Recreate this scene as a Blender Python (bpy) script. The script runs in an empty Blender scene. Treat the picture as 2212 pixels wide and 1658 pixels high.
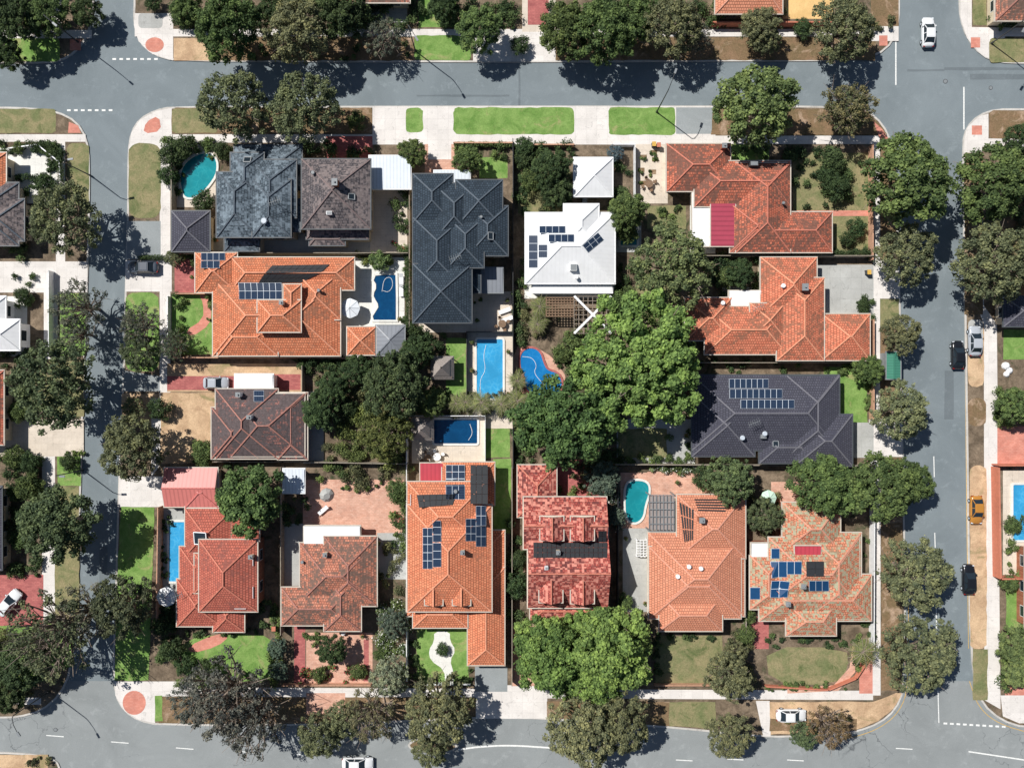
import bpy, math, random
import numpy as np
from mathutils import Vector
random.seed(7); rng=np.random.default_rng(7)
S=0.07; H=110.0; CX=1106.0; CY=829.0
scn=bpy.context.scene
K=.95
def W(px,py,z=0.0):
    f=(H-z)/H
    return ((px-CX)*S*f, -(py-CY)*S*f)
def lin(c):
    c=c/255.0
    return c/12.92 if c<=0.04045 else ((c+0.055)/1.055)**2.4
def C(r,g,b,k=None):
    k=k or K
    return (min(lin(r)/k,.86),min(lin(g)/k,.86),min(lin(b)/k,.86),1)
# ------------------------------------------------------------ materials
def newmat(name,rough=.9,spec=.2):
    m=bpy.data.materials.new(name); m.use_nodes=True
    nt=m.node_tree; b=nt.nodes['Principled BSDF']
    b.inputs['Roughness'].default_value=rough
    b.inputs['Specular IOR Level'].default_value=spec
    return m,nt,b
def nd(nt,t,**kw):
    n=nt.nodes.new(t)
    for k,v in kw.items(): setattr(n,k,v)
    return n
def noise(nt,vec,scale,detail=4,rough=.6,dist=0):
    n=nd(nt,'ShaderNodeTexNoise'); n.inputs['Scale'].default_value=scale
    n.inputs['Detail'].default_value=detail; n.inputs['Roughness'].default_value=rough
    n.inputs['Distortion'].default_value=dist
    nt.links.new(vec,n.inputs['Vector']); return n.outputs['Fac']
def ramp(nt,fac,p0,p1,c0=(0,0,0,1),c1=(1,1,1,1)):
    r=nd(nt,'ShaderNodeValToRGB'); e=r.color_ramp.elements
    e[0].position=p0; e[1].position=p1; e[0].color=c0; e[1].color=c1
    nt.links.new(fac,r.inputs[0]); return r.outputs[0]
def mixc(nt,f,a,b,mode='MIX'):
    m=nd(nt,'ShaderNodeMix',data_type='RGBA',blend_type=mode)
    for i,v in ((0,f),(6,a),(7,b)):
        if hasattr(v,'is_linked'): nt.links.new(v,m.inputs[i])
        else: m.inputs[i].default_value=v
    return m.outputs[2]
def bump(nt,b,h,st=.4,d=.05):
    n=nd(nt,'ShaderNodeBump'); n.inputs['Strength'].default_value=st; n.inputs['Distance'].default_value=d
    nt.links.new(h,n.inputs['Height']); nt.links.new(n.outputs[0],b.inputs['Normal'])
def pos(nt):
    return nd(nt,'ShaderNodeNewGeometry').outputs['Position']
def ground_mat(name,c1,c2,s1=.35,s2=6,lo=.4,hi=.62,grain=.35,c3=None,bs=.3,rough=.95):
    m,nt,b=newmat(name,rough,.1); p=pos(nt)
    f=ramp(nt,noise(nt,p,s1,5,.65,.6),lo,hi)
    col=mixc(nt,f,c1,c2)
    if c3: col=mixc(nt,ramp(nt,noise(nt,p,s1*.55+.03,6,.7,1),.55,.66),col,c3)
    g=noise(nt,p,s2,6,.8)
    gr=ramp(nt,g,.25,.75,(1-grain,)*3+(1,),(1+grain,)*3+(1,))
    col=mixc(nt,1.0,col,gr,'MULTIPLY')
    nt.links.new(col,b.inputs['Base Color']); bump(nt,b,g,bs,.06)
    return m
GRASS=ground_mat('lush_grass_mat',C(100,134,66),C(132,160,90),.6,5,.35,.65,.35,C(150,152,102),.8)
DGRASS=ground_mat('dry_grass_mat',C(112,118,80),C(146,136,102),.5,5,.35,.62,.4,C(94,104,66),.8)
BGRASS=ground_mat('brown_verge_mat',C(138,112,88),C(116,100,74),.5,5,.35,.62,.45,C(172,148,126),.7)
SOIL=ground_mat('garden_soil_mat',C(96,84,70),C(134,118,100),.45,4,.38,.62,.5,C(68,74,52),.8)
SAND=ground_mat('sandy_ground_mat',C(206,176,142),C(178,148,118),.4,5,.4,.6,.3,C(146,134,98),.5)
YSAND=ground_mat('yellow_court_mat',C(226,190,132),C(212,176,120),.3,5,.4,.6,.15)
def concrete(name,c,var=14,joint=1.6,jd=.85):
    m,nt,b=newmat(name,.9,.15); p=pos(nt)
    c2=tuple(max(0,v-var) for v in c)
    f=ramp(nt,noise(nt,p,.25,6,.7,.5),.35,.68)
    col=mixc(nt,f,C(*c),C(*c2))
    st=ramp(nt,noise(nt,p,.9,6,.8,1.2),.56,.7)
    col=mixc(nt,st,col,C(*[v*.86 for v in c2]))
    g=ramp(nt,noise(nt,p,7,5,.75),.3,.75,(.88,.88,.88,1),(1.08,1.08,1.08,1))
    col=mixc(nt,1.0,col,g,'MULTIPLY')
    br=nd(nt,'ShaderNodeTexBrick'); nt.links.new(p,br.inputs['Vector'])
    br.offset=0; br.inputs['Scale'].default_value=1; br.inputs['Brick Width'].default_value=joint; br.inputs['Row Height'].default_value=joint
    br.inputs['Mortar Size'].default_value=.03; br.inputs['Color1'].default_value=(1,1,1,1); br.inputs['Color2'].default_value=(.92,.92,.92,1)
    br.inputs['Mortar'].default_value=(jd,jd,jd,1)
    col=mixc(nt,1.0,col,br.outputs[0],'MULTIPLY')
    nt.links.new(col,b.inputs['Base Color']); return m
CONC=concrete('concrete_path_mat',(232,226,220),18)
CONC2=concrete('grey_concrete_mat',(188,188,184),18)
CREAM=concrete('cream_paver_mat',(224,211,195),18,.9)
KERB=concrete('kerb_mat',(212,207,200),25,1.2)
WHITEP=concrete('white_paver_mat',(236,233,226),12,1.)
def brickpave(name,a,b2,mort):
    m,nt,b=newmat(name,.9,.15); p=pos(nt)
    br=nd(nt,'ShaderNodeTexBrick'); nt.links.new(p,br.inputs['Vector'])
    br.inputs['Scale'].default_value=1; br.inputs['Brick Width'].default_value=.5; br.inputs['Row Height'].default_value=.25
    br.inputs['Mortar Size'].default_value=.015; br.inputs['Color1'].default_value=C(*a); br.inputs['Color2'].default_value=C(*b2)
    br.inputs['Mortar'].default_value=C(*mort)
    g=ramp(nt,noise(nt,p,.6,6,.75,.4),.3,.7,(.72,.72,.74,1),(1.1,1.1,1.1,1))
    col=mixc(nt,1.0,br.outputs[0],g,'MULTIPLY')
    nt.links.new(col,b.inputs['Base Color']); return m
REDP=brickpave('red_paving_mat',(190,116,110),(170,98,96),(150,95,88))
SALP=brickpave('salmon_paving_mat',(222,178,156),(208,158,136),(190,150,128))
PINKP=brickpave('pink_concrete_mat',(216,150,132),(208,136,118),(200,128,108))
def asphalt(name,c,cracks=0):
    m,nt,b=newmat(name,.9,.25); p=pos(nt)
    f=ramp(nt,noise(nt,p,.09,6,.7,.8),.35,.65)
    col=mixc(nt,f,C(*c),C(*[v-13 for v in c]))
    f2=ramp(nt,noise(nt,p,.5,6,.75,.3),.55,.72)
    col=mixc(nt,f2,col,C(*[v+10 for v in c]))
    f4=ramp(nt,noise(nt,p,1.6,5,.8,2),.62,.72)
    col=mixc(nt,f4,col,C(*[v-22 for v in c]))
    g=noise(nt,p,9,6,.85)
    col=mixc(nt,1.0,col,ramp(nt,g,.3,.7,(.82,.82,.82,1),(1.16,1.16,1.16,1)),'MULTIPLY')
    if cracks:
        nz=nd(nt,'ShaderNodeTexNoise'); nz.inputs['Scale'].default_value=.8; nz.inputs['Detail'].default_value=5; nt.links.new(p,nz.inputs['Vector'])
        ad=nd(nt,'ShaderNodeVectorMath',operation='MULTIPLY_ADD'); nt.links.new(nz.outputs['Color'],ad.inputs[0]); ad.inputs[1].default_value=(2.6,2.6,0); nt.links.new(p,ad.inputs[2])
        v=nd(nt,'ShaderNodeTexVoronoi',feature='DISTANCE_TO_EDGE'); v.inputs['Scale'].default_value=.2; nt.links.new(ad.outputs[0],v.inputs['Vector'])
        cr=ramp(nt,v.outputs['Distance'],.002,.009,(1,1,1,1),(0,0,0,1))
        msk=ramp(nt,noise(nt,p,.07,3,.5),.5,.58,(0,0,0,1),(.75,.75,.75,1))
        fm=mixc(nt,1.0,cr,msk,'MULTIPLY')
        col=mixc(nt,fm,col,C(74,77,80))
    nt.links.new(col,b.inputs['Base Color']); bump(nt,b,g,.25,.03); return m
ASPH=asphalt('asphalt_mat',(128,137,141))
ASPHB=asphalt('worn_asphalt_mat',(146,150,150),1)
ASPHG=asphalt('grey_driveway_mat',(150,155,156))
ASPHD=asphalt('patched_asphalt_mat',(114,122,126))
def plain(name,c,rough=.6,metal=0,spec=.4,var=.12,sc=2):
    m,nt,b=newmat(name,rough,spec); p=pos(nt)
    g=ramp(nt,noise(nt,p,sc,5,.7),.3,.7,(1-var,)*3+(1,),(1+var,)*3+(1,))
    col=mixc(nt,1.0,C(*c) if max(c)>1 else tuple(c)+(1,),g,'MULTIPLY'); nt.links.new(col,b.inputs['Base Color'])
    b.inputs['Metallic'].default_value=metal; return m
PAINT=plain('road_paint_mat',(226,226,222),.7,var=.25,sc=5)
YPAINT=plain('yellow_paint_mat',(205,165,80),.7,var=.25,sc=5)
WALLC=plain('cream_render_mat',(205,190,165),.9)
WALLB=brickpave('brick_wall_mat',(170,110,85),(150,92,70),(165,130,110))
WHITE=plain('white_paint_mat',(236,238,238),.5)
FASC=plain('gutter_mat',(200,190,176),.5)
DFASC=plain('dark_gutter_mat',(80,84,88),.5)
GLASS=plain('window_glass_mat',(.02,.03,.04),.08,spec=.6,var=.0)
WOOD=plain('weathered_wood_mat',(128,104,84),.9,var=.3,sc=4)
FENCE=plain('fence_panel_mat',(150,140,126),.9,var=.25,sc=2)
BRICKF=plain('brick_wall_top_mat',(190,148,122),.9,var=.25,sc=3)
THATCH=plain('thatch_mat',(150,141,135),1,var=.4,sc=7)
GREYM=plain('grey_metal_mat',(132,136,138),.5,var=.1)
DARKM=plain('dark_steel_mat',(60,62,64),.5,var=.1)
CLOTHW=plain('umbrella_cloth_mat',(224,228,232),.8,var=.06)
CLOTHG=plain('green_cloth_mat',(200,228,206),.8,var=.08)
BLACKR=plain('pool_heater_mat',(.022,.024,.028),.6,var=.2,sc=5)
RUBBER=plain('tyre_mat',(.015,.015,.015),.8,var=0)
ALU=plain('aluminium_frame_mat',(190,198,206),.4,var=.05)
HLITE=plain('headlight_mat',(220,225,230),.1,var=0); TLITE=plain('taillight_mat',(150,20,15),.2,var=0)
TERRA=plain('terracotta_pot_mat',(190,118,94),.8)
def pvmat():
    m,nt,b=newmat('solar_cell_mat',.15,.6)
    uv=nd(nt,'ShaderNodeTexCoord').outputs['UV']
    br=nd(nt,'ShaderNodeTexBrick'); nt.links.new(uv,br.inputs['Vector']); br.offset=0
    br.inputs['Scale'].default_value=1; br.inputs['Brick Width'].default_value=.25; br.inputs['Row Height'].default_value=.125
    br.inputs['Mortar Size'].default_value=.012; br.inputs['Color1'].default_value=(.008,.018,.045,1); br.inputs['Color2'].default_value=(.012,.025,.055,1)
    br.inputs['Mortar'].default_value=(.06,.09,.14,1)
    nt.links.new(br.outputs[0],b.inputs['Base Color']); return m
PV=pvmat()
def tile(name,c1,c2,stain,amt=.5,row=.4,wid=.36,streak=.3,spots=None):
    """tiled roof: courses across the slope, individual tiles vary, weather stains"""
    m,nt,b=newmat(name,.85,.2); uv=nd(nt,'ShaderNodeTexCoord').outputs['UV']; p=pos(nt)
    br=nd(nt,'ShaderNodeTexBrick'); nt.links.new(uv,br.inputs['Vector']); br.offset=.5
    br.inputs['Scale'].default_value=1; br.inputs['Brick Width'].default_value=wid; br.inputs['Row Height'].default_value=row
    br.inputs['Mortar Size'].default_value=.04; br.inputs['Mortar Smooth'].default_value=.3
    br.inputs['Color1'].default_value=C(*c1); br.inputs['Color2'].default_value=C(*c2)
    br.inputs['Mortar'].default_value=C(*[v*.62 for v in c2])
    col=br.outputs[0]
    sn=nd(nt,'ShaderNodeVectorMath',operation='SNAP'); nt.links.new(p,sn.inputs[0]); sn.inputs[1].default_value=(.34,.34,.34)
    wn=nd(nt,'ShaderNodeTexWhiteNoise'); nt.links.new(sn.outputs[0],wn.inputs['Vector'])
    big=noise(nt,p,.22,6,.7,.7)
    ad=nd(nt,'ShaderNodeMath',operation='MULTIPLY_ADD'); nt.links.new(wn.outputs['Value'],ad.inputs[0]); ad.inputs[1].default_value=.26; nt.links.new(big,ad.inputs[2])
    f=ramp(nt,ad.outputs[0],.80-amt*.4,.95-amt*.4)
    col=mixc(nt,f,col,C(*stain))
    if spots:
        f3=ramp(nt,noise(nt,sn.outputs[0],2.4,2,.6),.5,.56)
        col=mixc(nt,f3,col,C(*spots))
    g=ramp(nt,noise(nt,p,3,6,.8),.3,.7,(1-streak,)*3+(1,),(1+streak,)*3+(1,))
    col=mixc(nt,1.0,col,g,'MULTIPLY')
    nt.links.new(col,b.inputs['Base Color'])
    sx=nd(nt,'ShaderNodeSeparateXYZ'); nt.links.new(uv,sx.inputs[0])
    md=nd(nt,'ShaderNodeMath',operation='DIVIDE'); nt.links.new(sx.outputs[1],md.inputs[0]); md.inputs[1].default_value=row
    fr=nd(nt,'ShaderNodeMath',operation='FRACT'); nt.links.new(md.outputs[0],fr.inputs[0])
    iv=nd(nt,'ShaderNodeMath',operation='SUBTRACT'); iv.inputs[0].default_value=1; nt.links.new(fr.outputs[0],iv.inputs[1])
    bump(nt,b,iv.outputs[0],.55,.06); return m
def metalroof(name,c,rib=.5,dark=.8,rough=.45):
    m,nt,b=newmat(name,rough,.4); uv=nd(nt,'ShaderNodeTexCoord').outputs['UV']; p=pos(nt)
    sx=nd(nt,'ShaderNodeSeparateXYZ'); nt.links.new(uv,sx.inputs[0])
    md=nd(nt,'ShaderNodeMath',operation='DIVIDE'); nt.links.new(sx.outputs[0],md.inputs[0]); md.inputs[1].default_value=rib
    fr=nd(nt,'ShaderNodeMath',operation='FRACT'); nt.links.new(md.outputs[0],fr.inputs[0])
    r=ramp(nt,fr.outputs[0],.25,.4,(dark,dark,dark,1),(1,1,1,1))
    col=mixc(nt,1.0,C(*c),r,'MULTIPLY')
    g=ramp(nt,noise(nt,p,.8,6,.7),.3,.7,(.93,.93,.93,1),(1.04,1.04,1.04,1))
    col=mixc(nt,1.0,col,g,'MULTIPLY'); nt.links.new(col,b.inputs['Base Color']); return m
T_ORANGE=tile('orange_tile_mat',(220,140,104),(203,120,86),(158,106,82),.4)
T_ORANGE2=tile('bright_orange_tile_mat',(224,144,108),(209,125,92),(174,112,86),.3)
T_RUST=tile('rust_tile_mat',(206,124,98),(184,102,80),(120,84,72),.66)
T_SALMON=tile('salmon_tile_mat',(222,152,122),(209,137,108),(186,124,100),.35,streak=.16)
T_RED=tile('red_tile_mat',(194,112,94),(178,97,82),(142,86,76),.35)
T_DRED=tile('dark_red_tile_mat',(188,98,86),(156,74,68),(108,60,58),.45,spots=(206,136,120))
T_OLD=tile('old_tile_mat',(180,122,110),(152,100,90),(90,80,80),.95,streak=.45)
T_MIX=tile('mixed_tile_mat',(204,138,114),(186,118,96),(114,92,82),.62)
T_GREEN=tile('lichen_tile_mat',(216,144,114),(200,124,96),(158,122,96),.4,spots=(164,160,134))
T_OR3=tile('weathered_orange_tile_mat',(220,136,106),(203,117,90),(146,100,80),.5)
T_NAVY=tile('dark_blue_tile_mat',(62,74,85),(50,61,72),(41,50,58),.3)
T_SLATE=tile('slate_tile_mat',(88,99,108),(68,79,88),(114,126,135),.55,streak=.45)
T_BROWNG=tile('brown_grey_tile_mat',(102,96,98),(79,75,78),(126,115,113),.55,streak=.4)
T_CHAR=tile('charcoal_tile_mat',(86,86,97),(77,77,88),(68,68,79),.3,streak=.12)
M_WHITE=metalroof('white_metal_roof_mat',(243,247,250),.6,.97)
M_WHITE2=metalroof('pale_sheet_roof_mat',(216,223,230),.5,.86)
M_MAROON=metalroof('maroon_metal_roof_mat',(170,70,88),.7,.76)
M_SALM=metalroof('salmon_metal_roof_mat',(208,124,116),.6,.8)
M_GREY=metalroof('grey_metal_roof_mat',(126,130,137),.6,.84)
M_REDR=metalroof('red_sheet_roof_mat',(190,72,84),.6,.85)
def watermat(name,a,b2,sc=1.3):
    m,nt,b=newmat(name,.06,.5); p=pos(nt)
    nz=nd(nt,'ShaderNodeTexNoise'); nz.inputs['Scale'].default_value=1.2; nt.links.new(p,nz.inputs['Vector'])
    ad=nd(nt,'ShaderNodeVectorMath',operation='MULTIPLY_ADD'); nt.links.new(nz.outputs['Color'],ad.inputs[0]); ad.inputs[1].default_value=(1.2,1.2,0); nt.links.new(p,ad.inputs[2])
    v=nd(nt,'ShaderNodeTexVoronoi',feature='DISTANCE_TO_EDGE'); v.inputs['Scale'].default_value=sc; nt.links.new(ad.outputs[0],v.inputs['Vector'])
    col=mixc(nt,ramp(nt,v.outputs['Distance'],.0,.12,(.7,.7,.7,1),(0,0,0,1)),C(*a),C(*b2))  # caustic light lines painted into the water colour along the cell edges
    col=mixc(nt,ramp(nt,noise(nt,p,.3,3),.35,.65),col,C(*[v*.9 for v in a]))
    nt.links.new(col,b.inputs['Base Color']); bump(nt,b,noise(nt,p,3,3),.08,.03); return m
WA=watermat('pool_water_mat',(60,160,212),(98,186,224)); WB=watermat('deep_pool_water_mat',(14,66,108),(20,80,124))
WC=watermat('teal_pool_water_mat',(30,140,150),(52,158,164)); WD=watermat('blue_pool_water_mat',(30,122,188),(52,142,200))
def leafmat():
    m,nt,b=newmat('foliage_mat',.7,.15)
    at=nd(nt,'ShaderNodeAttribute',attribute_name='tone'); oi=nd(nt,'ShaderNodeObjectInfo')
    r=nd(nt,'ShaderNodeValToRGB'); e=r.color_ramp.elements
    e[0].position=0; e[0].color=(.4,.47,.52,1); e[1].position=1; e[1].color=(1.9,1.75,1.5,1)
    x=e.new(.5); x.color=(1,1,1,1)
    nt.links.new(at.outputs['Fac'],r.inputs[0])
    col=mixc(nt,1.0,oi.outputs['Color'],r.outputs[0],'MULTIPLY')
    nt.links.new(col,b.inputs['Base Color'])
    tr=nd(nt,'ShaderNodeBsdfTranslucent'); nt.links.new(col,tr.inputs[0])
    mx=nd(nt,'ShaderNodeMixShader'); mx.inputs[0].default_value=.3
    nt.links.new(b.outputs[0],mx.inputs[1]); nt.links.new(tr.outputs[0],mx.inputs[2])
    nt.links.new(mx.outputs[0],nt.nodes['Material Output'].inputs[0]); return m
LEAF=leafmat()
BARK=plain('bark_mat',(140,126,114),.95,var=.25,sc=6)
BLOOM=plain('flower_mat',(225,225,215),.8,var=.05)
BLOOMR=plain('red_flower_mat',(190,40,70),.8,var=.1)
# ------------------------------------------------------------ mesh builder
def link(o,parent=None):
    scn.collection.objects.link(o)
    if parent: o.parent=parent
    return o
def empty(name,loc=(0,0,0)):
    o=bpy.data.objects.new(name,None); o.location=loc; o.empty_display_size=.5; return link(o)
class MB:
    def __init__(s): s.v=[]; s.f=[]; s.m=[]; s.uv=[]
    def poly(s,pts,m=0,uv=None):
        n=len(s.v); s.v+= [tuple(p) for p in pts]; s.f.append(tuple(range(n,n+len(pts)))); s.m.append(m)
        s.uv+= list(uv) if uv else [(p[0],p[1]) for p in pts]
    def box(s,x0,y0,z0,x1,y1,z1,m=0):
        if x0>x1:x0,x1=x1,x0
        if y0>y1:y0,y1=y1,y0
        a=[(x0,y0,z0),(x1,y0,z0),(x1,y1,z0),(x0,y1,z0),(x0,y0,z1),(x1,y0,z1),(x1,y1,z1),(x0,y1,z1)]
        for q in ((3,2,1,0),(4,5,6,7),(0,1,5,4),(1,2,6,5),(2,3,7,6),(3,0,4,7)): s.poly([a[i] for i in q],m)
    def seg(s,p,q,w,h,m=0):
        p=Vector(p);q=Vector(q);d=q-p
        if d.length<1e-4:return
        d.normalize(); sd=d.cross(Vector((0,0,1)))
        if sd.length<.01: sd=Vector((1,0,0))
        sd.normalize(); up=sd.cross(d).normalized(); sd*=w/2; u=up*h/2
        a=[p-sd-u,p+sd-u,p+sd+u,p-sd+u,q-sd-u,q+sd-u,q+sd+u,q-sd+u]
        for f in ((0,1,2,3),(7,6,5,4),(4,5,1,0),(5,6,2,1),(6,7,3,2),(7,4,0,3)): s.poly([a[i] for i in f],m)
    def tube(s,pts,rads,m=0,n=7,cap=True):
        rings=[]
        for i,p in enumerate(pts):
            p=Vector(p); d=(Vector(pts[min(i+1,len(pts)-1)])-Vector(pts[max(i-1,0)])).normalized()
            a=d.cross(Vector((.13,1,.07))).normalized(); b=d.cross(a)
            rings.append([p+(a*math.cos(t)+b*math.sin(t))*rads[i] for t in [2*math.pi*k/n for k in range(n)]])
        for i in range(len(rings)-1):
            for k in range(n): s.poly([rings[i][k],rings[i][(k+1)%n],rings[i+1][(k+1)%n],rings[i+1][k]],m)
        if cap: s.poly(rings[-1],m); s.poly(rings[0][::-1],m)
    def build(s,name,mats,parent=None,smooth=False):
        me=bpy.data.meshes.new(name); me.from_pydata(s.v,[],s.f)
        for m in mats: me.materials.append(m)
        me.polygons.foreach_set('material_index',s.m)
        l=me.uv_layers.new(name='UVMap'); l.data.foreach_set('uv',[c for u in s.uv for c in u])
        if smooth: me.polygons.foreach_set('use_smooth',[True]*len(s.f))
        me.update(); o=bpy.data.objects.new(name,me); link(o,parent)
        return o
def chaikin(p,it=2,closed=True):
    for _ in range(it):
        q=[]; n=len(p)
        for i in range(n if closed else n-1):
            a=p[i];b=p[(i+1)%n]
            q+=[(a[0]*.75+b[0]*.25,a[1]*.75+b[1]*.25),(a[0]*.25+b[0]*.75,a[1]*.25+b[1]*.75)]
        p=q if closed else [p[0]]+q+[p[-1]]
    return p
def area(p): return sum(p[i][0]*p[(i+1)%len(p)][1]-p[(i+1)%len(p)][0]*p[i][1] for i in range(len(p)))/2
def offset(p,d):
    n=len(p);o=[]
    for i in range(n):
        a=Vector(p[i-1]);b=Vector(p[i]);c=Vector(p[(i+1)%n])
        e1=(b-a);e2=(c-b)
        if e1.length<1e-6 or e2.length<1e-6: o.append(tuple(b)); continue
        e1.normalize();e2.normalize()
        n1=Vector((-e1.y,e1.x));n2=Vector((-e2.y,e2.x)); m=(n1+n2)
        if m.length<.1: m=n1
        m.normalize(); k=d/max(.5,m.dot(n1)); o.append((b.x+m.x*k,b.y+m.y*k))
    return o
BASE=.13
patches=[]
def rect(x0,y0,x1,y1,r=0):
    if r<=0: return [(x0,y0),(x1,y0),(x1,y1),(x0,y1)]
    o=[]
    for cx,cy,a in ((x1-r,y0+r,-90),(x1-r,y1-r,0),(x0+r,y1-r,90),(x0+r,y0+r,180)):
        for k in range(5):
            t=math.radians(a+k*22.5); o.append((cx+r*math.cos(t),cy+r*math.sin(t)))
    return o
def ell(cx,cy,rx,ry,n=28): return [(cx+rx*math.cos(2*math.pi*k/n),cy+ry*math.sin(2*math.pi*k/n)) for k in range(n)]
def rough(pts,amp,step=14):
    """natural ragged edge for grass and soil"""
    o=[]
    for i in range(len(pts)):
        a=pts[i];b=pts[(i+1)%len(pts)]; L_=math.dist(a,b); n=max(1,int(L_/step))
        for k in range(n):
            t=k/n; o.append((a[0]+(b[0]-a[0])*t+random.uniform(-amp,amp),a[1]+(b[1]-a[1])*t+random.uniform(-amp,amp)))
    return o
def patch(name,mat,pts,sm=0,base=BASE,wob=0):
    if sm: pts=chaikin(pts,sm)
    if name in('lawn','verge','verge_grass','yard'): pts=rough(pts,1.1)
    bb=(min(p[0] for p in pts),min(p[1] for p in pts),max(p[0] for p in pts),max(p[1] for p in pts))
    lv=1+max([q[4] for q in patches if q[5]==base and q[0]<bb[2] and q[2]>bb[0] and q[1]<bb[3] and q[3]>bb[1]],default=0)
    patches.append(bb+(lv,base))
    z=base+.006*lv
    w=[W(*p) for p in pts]
    if area(w)<0: w=w[::-1]
    m=MB(); m.poly([(x,y,z) for x,y in w]); m.build(name,[mat]); return z
# ------------------------------------------------------------ ground and blocks
m=MB(); m.poly([(-1500,-1500,-.3),(1500,-1500,-.3),(1500,1500,-.3),(-1500,1500,-.3)]); m.build('ground',[DGRASS])
E=1000
m=MB(); m.poly([W(-E,-E)+(0,),W(2212+E,-E)+(0,),W(2212+E,1470)+(0,),W(-E,1470)+(0,)][::-1]); m.build('road',[ASPH])
m=MB(); m.poly([W(-E,1470)+(0,),W(2212+E,1470)+(0,),W(2212+E,1658+E)+(0,),W(-E,1658+E)+(0,)][::-1]); m.build('road',[ASPHB])
def block(name,pts,mat=SOIL,it=2,z=BASE):
    w=[W(*p) for p in chaikin(pts,it)]
    if area(w)<0: w=w[::-1]
    inn=offset(w,.28)
    m=MB(); m.poly([(x,y,z) for x,y in inn]); m.build(name,[mat])
    k=MB(); n=len(w)
    for i in range(n):
        j=(i+1)%n
        k.poly([w[i]+(0,),w[j]+(0,),w[j]+(z,),w[i]+(z,)]); k.poly([w[i]+(z,),w[j]+(z,),inn[j]+(z,),inn[i]+(z,)])
    k.build('kerb',[KERB])
A=-E; B=2212+E; D=1658+E
block('residential_block',[(370,230),(335,238),(302,256),(283,285),(276,330),(276,450),(271,600),(267,780),(262,900),(256,1040),(249,1300),(244,1430),(248,1500),(268,1535),(300,1556),(345,1566),(700,1566),(900,1556),(1100,1548),(1300,1560),(1500,1575),(1640,1592),(1800,1588),(1850,1580),(1900,1562),(1935,1532),(1953,1490),(1957,1300),(1951,1000),(1946,700),(1938,450),(1927,310),(1908,268),(1872,236),(1800,229),(1500,229),(1000,229),(600,230)],SOIL,1)
block('residential_block',[(290,A),(290,0),(288,50),(300,92),(330,120),(378,134),(700,135),(1150,136),(1500,134),(1840,133),(1895,122),(1930,92),(1943,45),(1943,0),(1943,A)],SOIL,1)
block('residential_block',[(A,A),(205,A),(205,0),(202,40),(190,82),(165,115),(130,135),(60,139),(0,139),(A,139)],SOIL,1)
block('residential_block',[(A,231),(0,231),(70,233),(125,240),(168,262),(190,300),(196,350),(194,500),(188,700),(180,900),(175,1100),(165,1350),(155,1450),(132,1500),(92,1535),(40,1549),(0,1550),(A,1550)],SOIL,1)
block('residential_block',[(A,1622),(0,1622),(60,1625),(110,1632),(132,1650),(138,1700),(138,D),(A,D)],SOIL,1)
block('residential_block',[(B,235),(2212,235),(2150,235),(2112,248),(2086,275),(2077,310),(2080,500),(2086,900),(2091,1300),(2100,1470),(2120,1520),(2160,1555),(2212,1572),(B,1640)],SOIL,1)
block('residential_block',[(2070,A),(2070,0),(2072,40),(2087,85),(2118,122),(2155,137),(2212,139),(B,139),(B,A)],SOIL,1)
block('residential_block',[(250,1760),(1100,1740),(2050,1760),(2080,1800),(2080,D),(250,D)],SOIL,1)
block('traffic_island',[(885,1600),(910,1590),(985,1603),(990,1615),(960,1628),(900,1622),(880,1612)],BGRASS,1)
R=rect
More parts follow.
